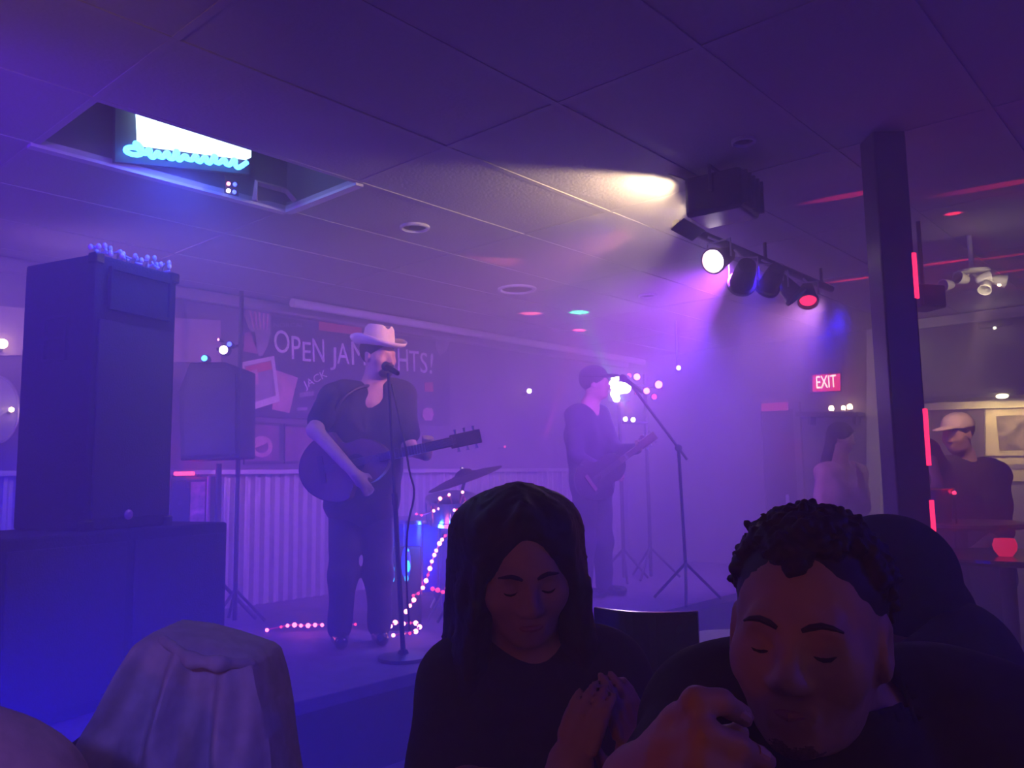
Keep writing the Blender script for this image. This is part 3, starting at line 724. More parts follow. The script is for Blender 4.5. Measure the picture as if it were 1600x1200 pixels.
spot('cap_fill_spot', W(bq)+Vector((-0.1,-0.1,-0.06)), WC(1490,690,5.6), 110, (1.0,0.60,0.36), 26, 0.8, 0.03)  # warm spot added to brighten the pale cap
point('cluster_lamp', W(bq)+Vector((-0.15,-0.12,-0.05)), 1.2, (1.0,0.8,0.5), 0.03)

# ------------------------------------------------------------------ pillar; red reflections on its edge built as glowing strips
pc = C(1378, 215, 3.38)
pil = bpy.data.objects.new('pillar', None); COL.objects.link(pil); pil.location = W((pc.x,pc.y,0)); pil.rotation_euler = (0,0,YAW)
struct(pil, 'dark square pillar with glowing strips for red reflections on its right edge', 'pillar')
MB().bb((-0.068,-0.068,0), (0.068,0.068,ZC-0.011)).build('shaft', M_post, pil, bevel=0.008)
MB().bb((-0.085,-0.085,0), (0.085,0.085,0.14)).build('plinth', M_post, pil, bevel=0.006)
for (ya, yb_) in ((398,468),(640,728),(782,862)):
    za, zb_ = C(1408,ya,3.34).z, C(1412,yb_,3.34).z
    MB().tube([(0.066,-0.058,zb_),(0.066,-0.058,za)], 0.014, 10).build('red_reflection', glow('reflection_red',(1.0,0.02,0.09),3.2), pil, smooth=True)
    point('red_reflection_glow', W((pc.x+0.16, pc.y-0.06, (za+zb_)/2)), 0.35, RED, 0.03)  # point light added beside each reflection strip
# grazing red beams on the ceiling from a small red bar light right of the pillar
for k, (tg, an, e) in enumerate((((1480,410),3.0,30),((1330,437),3.0,30),((1330,305),3.5,14),((1490,334),5.0,5),((1560,290),4,10),((1570,425),3,14),((1575,400),3,14))):
    p = on_z(*tg, ZC); src = p+Vector((0.25,-1.5,-0.30)) if tg[1] != 334 else p+Vector((0.1,-0.5,-0.7))
    spot('red_graze', src, p, e*45, RED, an, 0.6, 0.01)

# ------------------------------------------------------------------ far side wall: exit sign, doorway, bar alcove
XW = XR
def rx(px_, py_, d=0.0): return on_x(px_, py_, XW-d)
def xquad(mb, pts, d=0.003, t=0.02):
    q = [on_x(px_, py_, XW-d) for px_, py_ in pts]; n = len(q)
    V = q+[p+Vector((-t,0,0)) for p in q]
    return mb.add(V, [tuple(range(n)), tuple(range(n,2*n))[::-1]]+[(i,(i+1)%n,n+(i+1)%n,n+i) for i in range(n)])
t = thing('exit_sign', 'glowing red exit sign on the far side wall', 'exit sign')
xquad(MB(), [(1268,584),(1315,582),(1315,612),(1268,614)], 0.0, 0.05).build('housing', mat('sign_housing',(0.5,0.05,0.08),0.5), t, bevel=0.006)
xquad(MB(), [(1270,586),(1313,584),(1313,610),(1270,612)], 0.052, 0.004).build('face', glow('exit_red',(1.0,0.03,0.10),2.6), t)
A = rx(1276, 607, 0.06); B = rx(1307, 606, 0.06); hh = rx(1290,588,0.06).z-rx(1290,607,0.06).z
o = text_mesh('exit_letters', 'EXIT', 1.0, glow('exit_letter',(1.0,0.70,0.62),5), t, Matrix.Identity(4), 0.002)
xs = [v.co.x for v in o.data.vertices]; ys_ = [v.co.y for v in o.data.vertices]
o.data.transform(Matrix.Translation(A) @ Matrix.Rotation(-math.pi/2,4,'Z') @ Matrix.Rotation(math.pi/2,4,'X') @ Matrix.Diagonal(((B-A).length/(max(xs)-min(xs)), hh/(max(ys_)-min(ys_)), 1, 1)) @ Matrix.Translation((-min(xs),0,0)))
point('exit_glow', rx(1292,600,0.25), 1.3, RED, 0.08)

# doorway, its casing and white corner post
dz = rx(1230, 640).z
dr = bpy.data.objects.new('door_1', None); COL.objects.link(dr); struct(dr, 'dark doorway in the far side wall under the exit sign', 'door')
ya_, yb_ = rx(1190,700).y, rx(1250,700).y
MB().bb((XW-0.02,yb_,0), (XW,ya_,dz)).build('door_leaf', mat('door_paint',(0.10,0.06,0.09),0.6), dr)
for yy in (ya_, yb_): MB().bb((XW-0.05,yy-0.035,0), (XW,yy+0.035,dz+0.07)).build('door_casing', M_wallr, dr)
MB().bb((XW-0.05,yb_,dz), (XW,ya_,dz+0.07)).build('door_casing', M_wallr, dr)
MB().bb((XW-0.06,yb_+0.12,0.95), (XW-0.02,yb_+0.16,1.1)).build('door_handle', M_chrome, dr)
t = thing('red_strip_light', 'dim red strip light over the dark doorway', 'strip light')
xquad(MB(), [(1191,631),(1232,628),(1232,641),(1191,643)], 0.055, 0.03).build('tube', glow('strip_red_dim',(0.9,0.04,0.16),0.9), t, bevel=0.006)
wpst = xquad(MB(), [(1357,516),(1379,514),(1379,900),(1357,900)], 0.0, 0.06)
struct(wpst.build('trim_4', M_white), 'pale vertical casing beside the pillar', 'trim')
# wall shelf with three candle lamps
t = thing('wall_shelf', 'long dark wall shelf under the exit sign', 'shelf')
xquad(MB(), [(1255,645),(1352,645),(1352,652),(1255,652)], 0.0, 0.20).build('board', M_wood, t)
for q in (1270,1340): xquad(MB(), [(q,652),(q+5,652),(q+5,664),(q,664)], 0.0, 0.14).build('bracket', M_black, t)
for k, (qx, qy, r, lab) in enumerate(((1299,638,0.028,'leftmost warm candle lamp on the wall shelf under exit sign'),(1318,638,0.024,'middle warm candle lamp on the wall shelf under exit sign'),(1328,641,0.030,'rightmost warm candle lamp on the wall shelf under exit sign'))):
    p = rx(qx, qy, 0.12); zsf = rx(1300,645,0.12).z
    t = thing('candle_lamp', lab, 'lamp', (p.x,p.y,zsf), 0, 'candle lamps on the wall shelf')
    MB().lathe([(r*0.9,0.001),(r,0.01),(r*0.8,0.02)], n=14).build('cup', M_steel, t, smooth=True)
    MB().ball((0,0,0.02+r*0.9), (r,r,r*1.15), 12, 8).build('bulb', glow('candle_glow',(1.0,0.66,0.40),15), t, smooth=True)
# alcove right of the pillar: soffit, pale ceiling trim, lit ledge and posters
sz0 = rx(1500, 622).z
struct(MB().bb((XW-0.30,0.4,sz0), (XW,rx(1425,560).y,ZC-0.10)).build('soffit', mat('soffit_paint',(0.16,0.13,0.14),0.7,var=0.15), None), 'dark soffit board above the lit bar posters', 'soffit')
struct(MB().bb((XW-0.34,0.4,ZC-0.10), (XW,rx(1425,560).y,ZC-0.011)).build('trim_5', mat('pale_trim',(0.55,0.50,0.42),0.6)), 'pale trim along the top of the soffit', 'trim')
struct(MB().bb((XW-0.36,0.4,sz0-0.035), (XW,rx(1425,560).y,sz0)).build('trim_6', M_black), 'dark lower edge of the soffit', 'trim')
yl0, yl1 = 0.4, rx(1428,640).y
t = thing('lit_ledge', 'yellow lit ledge under the dark soffit at right', 'ledge')
xquad(MB(), [(1428,630),(1700,624),(1700,634),(1428,642)], 0.02, 0.06).build('board', mat('ledge_cream',(0.85,0.72,0.45),0.6), t)
p = rx(1566, 619, 0.38); t = thing('picture_lamp', 'small bright yellow lamp on the soffit edge', 'lamp', p)
MB().ball((0,0,0), (0.025,0.05,0.022), 12, 8).build('bulb', glow('picture_bulb',(1.0,0.85,0.45),14), t, smooth=True)
MB().box((0.012,0,0.022), (0.03,0.12,0.014)).build('cap', M_black, t)
spot('ledge_light', p+Vector((-0.1,0,-0.02)), rx(1560, 720), 40, (1.0,0.75,0.36), 150, 0.9, 0.05)
p = rx(1555, 507, 0.40); t = thing('soffit_lamp', 'dark lamp fitting with a tiny bulb at top of soffit', 'lamp', p)
MB().box((0,0,0), (0.07,0.26,0.05)).build('housing', M_black, t, bevel=0.01)
MB().ball((-0.03,0,-0.035), 0.014, 8, 6).build('bulb', glow('soffit_bulb',(1.0,0.9,0.7),5), t)
point('soffit_lamp_glow', p+Vector((-0.10,0,-0.06)), 0.7, (1.0,0.85,0.6), 0.03)
def xposter(lab, pts, m, m2, pic):
    t_ = thing('bar_poster', lab, 'poster'); xquad(MB(), pts, 0.0, 0.02).build('sheet', m, t_)
    xquad(MB(), pic, 0.022, 0.002).build('picture', m2, t_)
M_post1 = mat('sepia_print', (0.70,0.55,0.33), 0.6, var=0.25, scale=8); M_post2 = mat('sepia_dark', (0.25,0.17,0.14), 0.6, var=0.8, scale=12)
xposter('sepia lit poster at the right edge behind the capped man', [(1541,638),(1640,636),(1640,712),(1541,712)], M_post1, M_post2, [(1556,650),(1630,648),(1630,702),(1562,704)])
xposter('dim poster between the pillar and the capped man', [(1428,642),(1452,641),(1452,700),(1428,702)], M_post1, M_post2, [(1431,652),(1448,650),(1448,694),(1431,696)])
xposter('dark poster behind the pale cap', [(1456,642),(1538,640),(1538,740),(1456,742)], mat('plum_print',(0.10,0.05,0.09),0.6,var=0.3), M_darkpr, [(1462,650),(1530,648),(1530,730),(1462,732)])
xposter('striped pale paper sheet below the sepia poster', [(1556,716),(1640,714),(1640,752),(1556,752)], M_post1, M_greypr, [(1560,726),(1640,724),(1640,732),(1560,734)])

# high table with bucket and red candle, at right
bt = C(1500, 815, 5.0); t = camthing('high_table', 'tall round bar table in front of the capped man', 'table', Vector((bt.x,bt.y,0)))
MB().lathe([(0.33,bt.z-0.035),(0.35,bt.z-0.02),(0.35,bt.z-0.004),(0.34,bt.z)], n=36).build('top', M_wood, t, smooth=True)
MB().cyl((0,0,0.03), (0,0,bt.z-0.035), 0.035, n=16).build('column', M_black, t, smooth=True)
MB().lathe([(0.24,0.0),(0.24,0.015),(0.05,0.04)], n=28).build('base', M_black, t, smooth=True)
bb = C(1466, 806, 4.9); t = camthing('ice_bucket', 'metal ice bucket with red lit rim on the tall bar table', 'bucket', Vector((bb.x,bb.y,bt.z)))
hb = C(1466,764,4.9).z-bt.z; rb = 24*4.9/FPX
MB().lathe([(rb*0.72,0.001),(rb*0.78,0.01),(rb*0.95,hb*0.95),(rb,hb),(rb*0.93,hb),(rb*0.72,0.03)], n=28).build('pail', mat('pail_metal',(0.35,0.28,0.30),0.3,0.9), t, smooth=True)
MB().tube([(rb*math.cos(q*math.pi/12), rb*math.sin(q*math.pi/12), hb) for q in range(24)], 0.006, 8, closed=True).build('rim', mat('rim_red_lit',(0.8,0.3,0.25),0.3,0.8), t, smooth=True)  # red light on the rim put into its colour
MB().tube([(rb*math.cos(q*math.pi/10), -0.02-0.5*rb*math.sin(q*math.pi/10), hb-0.6*rb*math.sin(q*math.pi/10)) for q in range(11)], 0.004, 6).build('handle', M_chrome, t)
point('bucket_red', W(C(1492,768,4.75)), 0.25, RED, 0.02)
t = camthing('red_lamp', 'tiny red lamp at the right side of the ice bucket', 'lamp', C(1491,770,4.82))
MB().ball((0,0,0), 0.012, 10, 6).build('bulb', glow('tiny_red',(1.0,0.03,0.10),5), t, smooth=True)
MB().tube([(0,0,-0.01),(0,0,bt.z-C(1491,770,4.82).z)], 0.006, 8).build('stem', M_black, t)
bl = C(1572, 866, 4.2); t = camthing('low_table', 'dark low table with a red glass candle at right edge', 'table', Vector((bl.x,bl.y,0)))
MB().lathe([(0.36,bl.z-0.03),(0.38,bl.z-0.015),(0.38,bl.z)], n=36).build('top', M_blackgl, t)
MB().cyl((0,0,0.03), (0,0,bl.z-0.03), 0.035, n=14).build('column', M_black, t, smooth=True)
MB().lathe([(0.24,0.0),(0.24,0.015),(0.05,0.04)], n=28).build('base', M_black, t, smooth=True)
bc = Vector((C(1570,850,4.1).x, 4.1, bl.z)); t = camthing('glass_candle', 'glowing red glass candle holder on the low table', 'candle', bc)
MB().lathe([(0.03,0.001),(0.05,0.03),(0.055,0.055),(0.045,0.085),(0.04,0.085),(0.045,0.05),(0.02,0.02)], n=18).build('glass', glow('candle_red',(0.9,0.02,0.07),0.9), t, smooth=True)
MB().cyl((0,0,0.02), (0,0,0.06), 0.018, n=12).build('wax', M_cream, t)
point('candle_light', W(bc+Vector((0,-0.02,0.14))), 0.4, RED, 0.03)

# ------------------------------------------------------------------ stage lamps
# bright blinder and red pods on a stand behind the second musician
bh = C(968, 606, 7.4); t = camthing('led_blinder', 'glaring white led blinder in front of the second musician face', 'stage light', Vector((bh.x,bh.y,ZS)))
hz = bh.z-ZS
MB().box((0,0.05,hz), (0.20,0.07,0.24)).build('housing', M_black, t, bevel=0.015)
for dx, dz_, r in ((-0.035,0.085,0.035),(-0.05,0.03,0.045),(0.01,0.0,0.055),(0.055,0.0,0.05),(-0.04,-0.05,0.042),(-0.03,-0.095,0.034)):
    MB().lathe([(r,0.0),(r*0.8,0.012),(0.004,0.016)], (dx,0.012,hz+dz_), Matrix.Rotation(math.pi/2,3,'X'), 16).build('lens', G_hot, t, smooth=True)
MB().tube([(0,0.07,0.03),(0,0.07,hz-0.1)], 0.016, 8).build('pole', M_black, t)
for k in range(3):
    th = k*2.094+0.5; MB().tube([(0,0.07,0.28),(0.26*math.cos(th),0.07+0.26*math.sin(th),0.012)], 0.011, 8).build('leg', M_black, t)
for k, (qx, qy, r, m_, lab) in enumerate(((983,587,0.020,G_rd,'dim red led pod just right of the glaring blinder'),(995,589,0.030,G_pk,'pink white led pod above the microphone boom'),
        (987,603,0.014,G_rd,'small red led pod beside the microphone boom tip'),(1010,611,0.028,G_pk,'pink white led pod right of the microphone boom'),(1029,601,0.034,G_pk,'largest pink led pod right of the blinder'),
        (1022,620,0.024,G_rd,'red led pod under the largest pink pod'),(994,614,0.012,G_rd,'tiny red led pod under the boom tip'),
        (977,655,0.022,glow('led_amber',(1.0,0.62,0.6),12),'left of the paired amber pods below the blinder'),(989,656,0.022,glow('led_amber',(1.0,0.62,0.6),12),'right of the paired amber pods below the blinder'),
        (1060,575,0.020,glow('led_amber',(1.0,0.62,0.6),12),'lone amber led pod high right of the stage'))):
    lp_ = led_pod('led_pod', lab, qx, qy, 7.5, r, m_)
    if qx == 1060: MB().tube([(0,0.05,0),(0,0.05,ZC-C(qx,qy,7.5).z-0.006)], 0.010, 8).build('hanger', M_black, lp_)
tb = C(1010, 640, 7.56); t = camthing('light_tree', 'dark stand with crossbars that carries the red led pods', 'stand', Vector((tb.x,tb.y,ZS)))
MB().tube([(0,0.05,0.02),(0,0.05,C(1010,585,7.6).z-ZS)], 0.016, 8).build('pole', M_black, t)
for (xa_, ya2, xb_, yb2) in ((978,600,1035,606),(972,660,1012,661)):
    P_, Q_ = C(xa_,ya2,7.6)-Vector((tb.x,tb.y,ZS)), C(xb_,yb2,7.6)-Vector((tb.x,tb.y,ZS)); MB().tube([P_, Q_], 0.012, 8).build('crossbar', M_black, t)
for k in range(3):
    th = k*2.094; MB().tube([(0,0.05,0.28),(0.26*math.cos(th),0.05+0.26*math.sin(th),0.012)], 0.011, 8).build('leg', M_black, t)
point('pods_glow', WC(1015,606,7.3), 3, (1.0,0.1,0.25), 0.08)

# microphone stands
def mic_head(mb_parent, p, d, off):
    R = Vector(d).normalized().to_track_quat('Z','Y').to_matrix()
    bd = MB().lathe([(0.010,-0.16),(0.013,-0.15),(0.018,-0.02),(0.019,0.0)], Vector(p)-Vector(off), R, 14).build('microphone', M_blackgl, mb_parent, smooth=True)
    MB().lathe([(0.02,0.0),(0.026,0.012),(0.026,0.035),(0.018,0.052),(0.004,0.058)], Vector(p)-Vector(off), R, 14).build('mesh_head', M_grille, bd, smooth=True)
fs = 4.42; b0 = C(630, 1000, fs); b0 = Vector((b0.x, fs, ZS)); top = C(607, 583, fs)
t = camthing('microphone_stand', 'straight black microphone stand in front of the singer', 'microphone stand', b0)
MB().lathe([(0.13,0.0),(0.13,0.018),(0.03,0.03),(0.02,0.05)], n=26).build('base', M_black, t, smooth=True)
MB().tube([(0,0,0.03), (top-b0)*0.55], 0.013, 10).build('lower_tube', M_black, t, smooth=True)
MB().tube([(top-b0)*0.55, top-b0], 0.009, 10).build('upper_tube', M_black, t, smooth=True)
MB().tube([(top-b0)*0.53, (top-b0)*0.57], 0.018, 10).build('clutch', M_black, t, smooth=True)
mic_head(t, C(606,574,fs+0.03), (-0.5,0.9,0.35), b0)
cb = [C(612,600,fs), C(634,700,fs-0.02), C(640,740,fs), C(650,770,fs+0.02), C(636,820,fs), C(634,900,fs), C(640,985,fs)]
MB().tube(chaikin([p-b0 for p in cb]), 0.006, 6).build('cable', M_black, t, smooth=True)
fs = 6.2; b0 = C(1072, 900, fs); b0 = Vector((b0.x, fs, ZS)); 
t = camthing('boom_stand', 'black boom microphone stand right of the second musician', 'microphone stand', b0)
jt = C(1060, 700, fs)-b0
MB().tube([(0,0,0.25), jt], 0.012, 10).build('pole', M_black, t, smooth=True)
MB().tube([jt+(jt-(C(985,600,fs)-b0))*0.18, jt, C(985,600,fs)-b0], 0.010, 10).build('boom', M_black, t, smooth=True)
MB().ball(jt, 0.028, 10, 8).build('clutch', M_black, t, smooth=True)
mic_head(t, C(978,594,fs), (-0.8,-0.1,0.6), b0)
for k in range(3):
    th = k*2.094+0.3; MB().tube([(0,0,0.28),(0.28*math.cos(th),0.28*math.sin(th),0.012)], 0.011, 8).build('leg', M_black, t)

# ------------------------------------------------------------------ drum kit
def drum(name, label, c, axis, r, depth, shell, head_m=M_cream, legs=0, hoops=M_chrome):
    t_ = camthing(name, label, 'drum', c)
    R = Vector(axis).to_track_quat('Z','Y').to_matrix(); h2 = depth/2
    MB().lathe([(r,-h2),(r,h2)], (0,0,0), R, 36).build('shell', shell, t_, smooth=True)
    for s in (-1,1):
        MB().lathe([(r*1.0,s*h2-0.012),(r*1.045,s*h2-0.012),(r*1.045,s*h2+0.012),(r*0.97,s*h2+0.012)], (0,0,0), R, 36).build('hoop', hoops, t_, smooth=True)
        MB().lathe([(r*0.97,s*(h2+0.002)),(r*0.5,s*(h2+0.004))], (0,0,0), R, 36).build('drum_head', head_m, t_)
    for k in range(8):
        th = k*math.pi/4; p = R @ Vector((r*1.03*math.cos(th), r*1.03*math.sin(th), 0)); q = R @ Vector((0,0,h2))
        MB().tube([p-q, p+q], 0.006, 6).build('tension_rod', M_chrome, t_)
    for k in range(legs):
        th = k*2*math.pi/legs+0.3; z = ZS-c.z
        MB().tube([(r*1.06*math.cos(th), r*1.06*math.sin(th), h2*0.3),(r*1.06*math.cos(th), r*1.06*math.sin(th), z+0.03),(r*1.2*math.cos(th), r*1.2*math.sin(th), z+0.006)], 0.009, 8).build('leg', M_chrome, t_)
    return t_
c_ = C(652, 866, 5.55); z_t = C(652,812,5.55).z; z_b = C(652,922,5.55).z
drum('floor_tom', 'blue sparkle floor tom standing left of the bass drum', Vector((c_.x,c_.y,(z_t+z_b)/2)), (0.02,-0.06,1), 0.155, z_t-z_b, M_bluedr, M_white, 3)
cbz = C(748, 905, 5.75); drum('bass_drum', 'large bass drum half hidden behind the seated woman', Vector((cbz.x,cbz.y,ZS+0.29)), (-0.25,-1,0), 0.27, 0.40, M_bluedr, mat('dark_head',(0.06,0.04,0.09),0.5), 0, mat('hoop_blue',(0.05,0.05,0.25),0.3))
c_ = C(706, 795, 5.35); drum('snare_drum', 'chrome snare drum above the rope light by the cymbal', Vector((c_.x,c_.y,c_.z)), (0.0,-0.25,1), 0.16, 0.13, M_chrome, M_white, 0)
t = camthing('snare_stand', 'chrome snare stand under the chrome snare drum', 'stand', Vector((c_.x,c_.y,ZS)))
MB().tube([(0,0,0.05),(0,0,c_.z-ZS-0.12)], 0.012, 8).build('pole', M_chrome, t)
for k in range(3):
    th = k*2.094+0.5
    MB().tube([(0,0,0.32),(0.2*math.cos(th),0.2*math.sin(th),0.012)], 0.008, 8).build('leg', M_chrome, t)
    MB().tube([(0,0,c_.z-ZS-0.13),(0.15*math.cos(th),0.15*math.sin(th),c_.z-ZS-0.085)], 0.008, 8).build('basket_arm', M_chrome, t)
# tilted dark cymbal on its stand
cc = C(727, 748, 5.25); sb_ = Vector((C(722,900,5.25).x, 5.25, ZS)); t = camthing('cymbal_stand', 'tilted dark cymbal on a stand behind the seated woman', 'cymbal', sb_)
dv = (C(785,728,5.25)-C(670,768,5.25)); dv.normalize()
nz = Vector((-dv.z, -0.10, dv.x)).normalized(); R = nz.to_track_quat('Z','Y').to_matrix(); rc = (C(785,728,5.25)-C(670,768,5.25)).length/2
MB().lathe([(rc,-0.004),(rc,0.0),(rc*0.6,0.020),(rc*0.26,0.030),(rc*0.2,0.05),(rc*0.08,0.062),(rc*0.07,0.055),(rc*0.18,0.040),(rc*0.6,0.010)], cc-sb_, R, 40).build('cymbal', M_brass, t, smooth=True)
MB().tube([(0,0,0.2),(0,0,C(722,770,5.25).z-ZS), cc-sb_], 0.010, 8).build('pole', M_black, t, smooth=True)
MB().ball(cc-sb_+nz*0.07, 0.014, 8, 6).build('wing_nut', M_chrome, t)
for k in range(3):
    th = k*2.094+0.2; MB().tube([(0,0,0.3),(0.26*math.cos(th),0.26*math.sin(th),0.012)], 0.009, 8).build('leg', M_black, t)
# drum stool behind the kit
c_ = C(700, 850, 6.2); t = camthing('drum_stool', 'round dark drum stool behind the drum kit', 'stool', Vector((c_.x,6.2,ZS)))
MB().lathe([(0.17,0.46),(0.18,0.49),(0.17,0.53),(0.10,0.545)], n=26).build('seat', M_blackgl, t, smooth=True)
MB().tube([(0,0,0.1),(0,0,0.46)], 0.014, 8).build('post', M_chrome, t)
for k in range(3):
    th = k*2.094; MB().tube([(0,0,0.25),(0.22*math.cos(th),0.22*math.sin(th),0.012)], 0.01, 8).build('leg', M_chrome, t)
# blue uplight by the floor tom
bu = C(626, 925, 5.2); bu = Vector((bu.x, 5.2, ZS)); t = camthing('led_uplight', 'vertical blue led light glowing beside the singer microphone stand', 'stage light', bu)
MB().bb((-0.09,0.02,0.0), (0.12,0.09,C(626,855,5.2).z-ZS)).build('housing', M_black, t, bevel=0.01)
G_core = glow('uplight_cyan', (0.02,0.42,1.0), 5); G_halo = glow('uplight_halo', (0.01,0.03,1.0), 2.2)  # blue halo around the led cores built as dim glowing shapes
for (qx, qy, w1, h1, m_) in ((637,885,0.016,0.036,G_core),(635,904,0.012,0.022,G_core),(614,890,0.009,0.02,G_core),(614,905,0.008,0.016,G_core),(622,889,0.006,0.016,G_core),(637,860,0.008,0.008,G_core),(634,880,0.03,0.10,G_halo),(612,896,0.015,0.06,G_halo)):
    p = C(qx,qy,5.2)-bu; MB().ball((p.x, 0.018 if m_ is G_halo else 0.006, p.z), (w1,0.008,h1), 12, 8).build('led_lens_halo', m_, t, smooth=True)
point('uplight_glow', W(bu+Vector((0.16,-0.05,0.55))), 16, (0.02,0.10,1.0), 0.05)

# rope lights: pink bulbs on a wire
def rope(label, pts, F, bulbs=None, r=0.013, sub=2, hot=G_pk, floor=False, group='rope lights on the stage'):
    P = [C(a_, b_, f_) if True else 0 for (a_, b_, f_) in [(q[0], q[1], q[2] if len(q) > 2 else F) for q in pts]]
    b = P[0].copy(); t_ = camthing('rope_light', label, 'rope light', b, group)
    Q = chaikin(P, 2) if len(P) > 2 else P
    MB().tube([p-b for p in Q], 0.006, 6).build('wire', mat('pink_wire',(0.5,0.12,0.2),0.5), t_, smooth=True)
    for i, p in enumerate(bulbs if bulbs is not None else P):
        p = C(p[0], p[1], (p[2] if len(p) > 2 else F)-0.012) if not isinstance(p, Vector) else p+Vector((0,-0.012,0))
        rr = r*random.choice((0.65,0.9,1.0,1.15))
        MB().ball(p-b, rr, 10, 6).build('bulb', hot if rr > r*0.7 else G_rd, t_, smooth=True)
    return t_
G_rope = glow('rope_pink', (1.0,0.30,0.40), 8); G_ropr = glow('rope_red', (1.0,0.14,0.24), 8)
arc = [(728,818),(714,827),(703,832),(696,837),(691,843),(687,849),(682,860),(679,867),(675,877),(672,888),(669,898),(666,907),(661,918),(654,927),(646,930),(647,937),(641,946),(635,955)]
rope('rope light arcing down in front of the bass drum', arc, 5.15, hot=G_rope)
rope('rope light coiled in a ring at the microphone stand base', [(611,978,4.95),(618,972,5.0),(631,974,5.0),(641,973,5.0),(650,973,5.0),(656,979,4.95),(650,986,4.85),(641,989,4.8),(630,990,4.8),(615,992,4.8)], 4.9, hot=G_rope)
rope('straight rope light along the stage floor left of singer', [(418,984,5.2),(440,979,5.25),(450,977,5.25),(461,976,5.25),(471,977,5.25),(482,977,5.25),(493,976,5.25),(504,976,5.25)], 5.25, hot=G_ropr)
rope('short rope light between the singer legs', [(547,976,5.3),(556,975,5.3)], 5.3, hot=G_ropr)
rope('scattered fairy lights hung around the snare drum', [(651,803),(659,805),(678,798),(688,779),(702,773),(710,797),(715,797),(714,804),(723,769),(728,786)], 5.2, r=0.011, hot=G_rope)
rope('two red fairy lights on the cymbal pole', [(728,816),(728,824)], 5.2, r=0.014, hot=G_rope)
rope('short red tube light low behind the rope light', [(674,920,5.35),(694,926,5.35)], 5.35, bulbs=[(676,920),(684,922),(692,925)], hot=G_rd)
point('rope_glow', WC(670,880,4.95), 2.0, (1.0,0.15,0.35), 0.1); point('rope_glow_b', WC(475,968,5.1), 0.8, (1.0,0.1,0.25), 0.08)

# ------------------------------------------------------------------ people
def face_R(az, pitch=0.0, roll=0.0):          # az 0 looks at the camera, + to the picture's right; columns: right, forward, up
    f = Vector((math.sin(rad(az))*math.cos(rad(pitch)), -math.cos(rad(az))*math.cos(rad(pitch)), math.sin(rad(pitch))))
    r = f.cross(Vector((0,0,1))).normalized(); u = r.cross(f)
    R = Matrix((r, f, u)).transposed()
    return R @ Matrix.Rotation(rad(roll), 3, 'Y')
class Head:
    def __init__(s, c, R, k=1.0): s.c = Vector(c); s.R = R; s.k = k; s.Rn = np.array(R)
    def p(s, x, y, z): return s.c + s.R @ Vector((x*s.k, y*s.k, z*s.k))
    def r(s, *q): return [v*s.k for v in q]
def add_head(S, H, detail=True):
    p, r, R, k = H.p, H.r, H.Rn, H.k
    S.ell(p(0,-.018,.032), r(.076,.094,.084), R, .02)
    S.ell(p(0,.022,-.03), r(.062,.068,.084), R, .04)
    S.ell(p(0,.032,-.082), r(.045,.05,.036), R, .03)
    S.ell(p(0,.066,-.099), r(.020,.016,.014), R, .025)
    for s_ in (-1,1):
        S.ell(p(.041*s_,.056,-.028), r(.026,.026,.026), R, .03)
        S.ell(p(.079*s_,-.006,-.012), r(.009,.020,.033), R, .012)
        S.ell(p(.086*s_,-.002,-.008), r(.006,.010,.018), R, .006, True)
    if detail:
        S.cap(p(-.034,.080,.014), p(.034,.080,.014), .012*k, .012*k, .02)
        for s_ in (-1,1):
            S.ell(p(.031*s_,.097,-.004), r(.018,.016,.011), R, .014, True)
            S.ell(p(.031*s_,.074,-.005), r(.0135,.0135,.0125), R, .003)
            S.cap(p(.016*s_,.084,.003), p(.046*s_,.076,.002), .004*k, .003*k, .006)     # upper lid fold
            S.ell(p(.013*s_,.094,-.040), r(.009,.011,.008), R, .008)
        S.cap(p(0,.084,.006), p(0,.108,-.034), .008*k, .0125*k, .014)
        S.cap(p(-.020,.084,-.066), p(.020,.084,-.066), .006*k, .006*k, .010)
        S.cap(p(-.017,.083,-.077), p(.017,.083,-.077), .0075*k, .0075*k, .010)
        S.cap(p(-.024,.093,-.071), p(.024,.093,-.071), .0028*k, .0028*k, .003, True)
def frame(d, n):
    d = Vector(d).normalized(); n = Vector(n); n = (n-d*n.dot(d)).normalized(); return d, n, d.cross(n)
def add_hand(S, wr, d, n, side=1, curl=0.5, k=1.0, curls=None, kk=0.006):
    # d: wrist to knuckles, n: back of hand normal, side*cross = thumb side
    d, n, a = frame(d, n); a = a*side; wr = Vector(wr)
    S.ell(wr+d*.045*k, (.045*k,.036*k,.016*k), np.array(Matrix((d, a, n)).transposed()), .02)
    S.cap(wr, wr+d*.04*k, .024*k, .024*k, .02)
    for i, (off, L) in enumerate(((.026,.92),(.009,1.0),(-.009,.94),(-.025,.76))):
        c_ = (curls[i] if curls else curl)*1.05
        p_ = wr+d*.082*k+a*off*k; ang = 0.0; dd = d
        for seg, ln in enumerate((.042,.027,.022)):
            ang += c_*(0.55 if seg == 0 else 1.0)
            dd = (d*math.cos(ang)-n*math.sin(ang)); q = p_+dd*ln*L*k
            S.cap(p_, q, (.0095-.0008*seg)*k, (.009-.001*seg)*k, kk); p_ = q
    t0 = wr+d*.02*k+a*.026*k; t1 = t0+(d*.7+a*.75-n*.25).normalized()*.038*k; t2 = t1+(d*.9+a*.15-n*(.2+.5*curl)).normalized()*.030*k
    S.cap(t0, t1, .013*k, .0105*k, .012); S.cap(t1, t2, .0105*k, .0085*k, .006)
def limb(S, a, b, c, r0, r1, r2, k=.03): S.cap(a, b, r0, r1, k); S.cap(b, c, r1, r2, k)
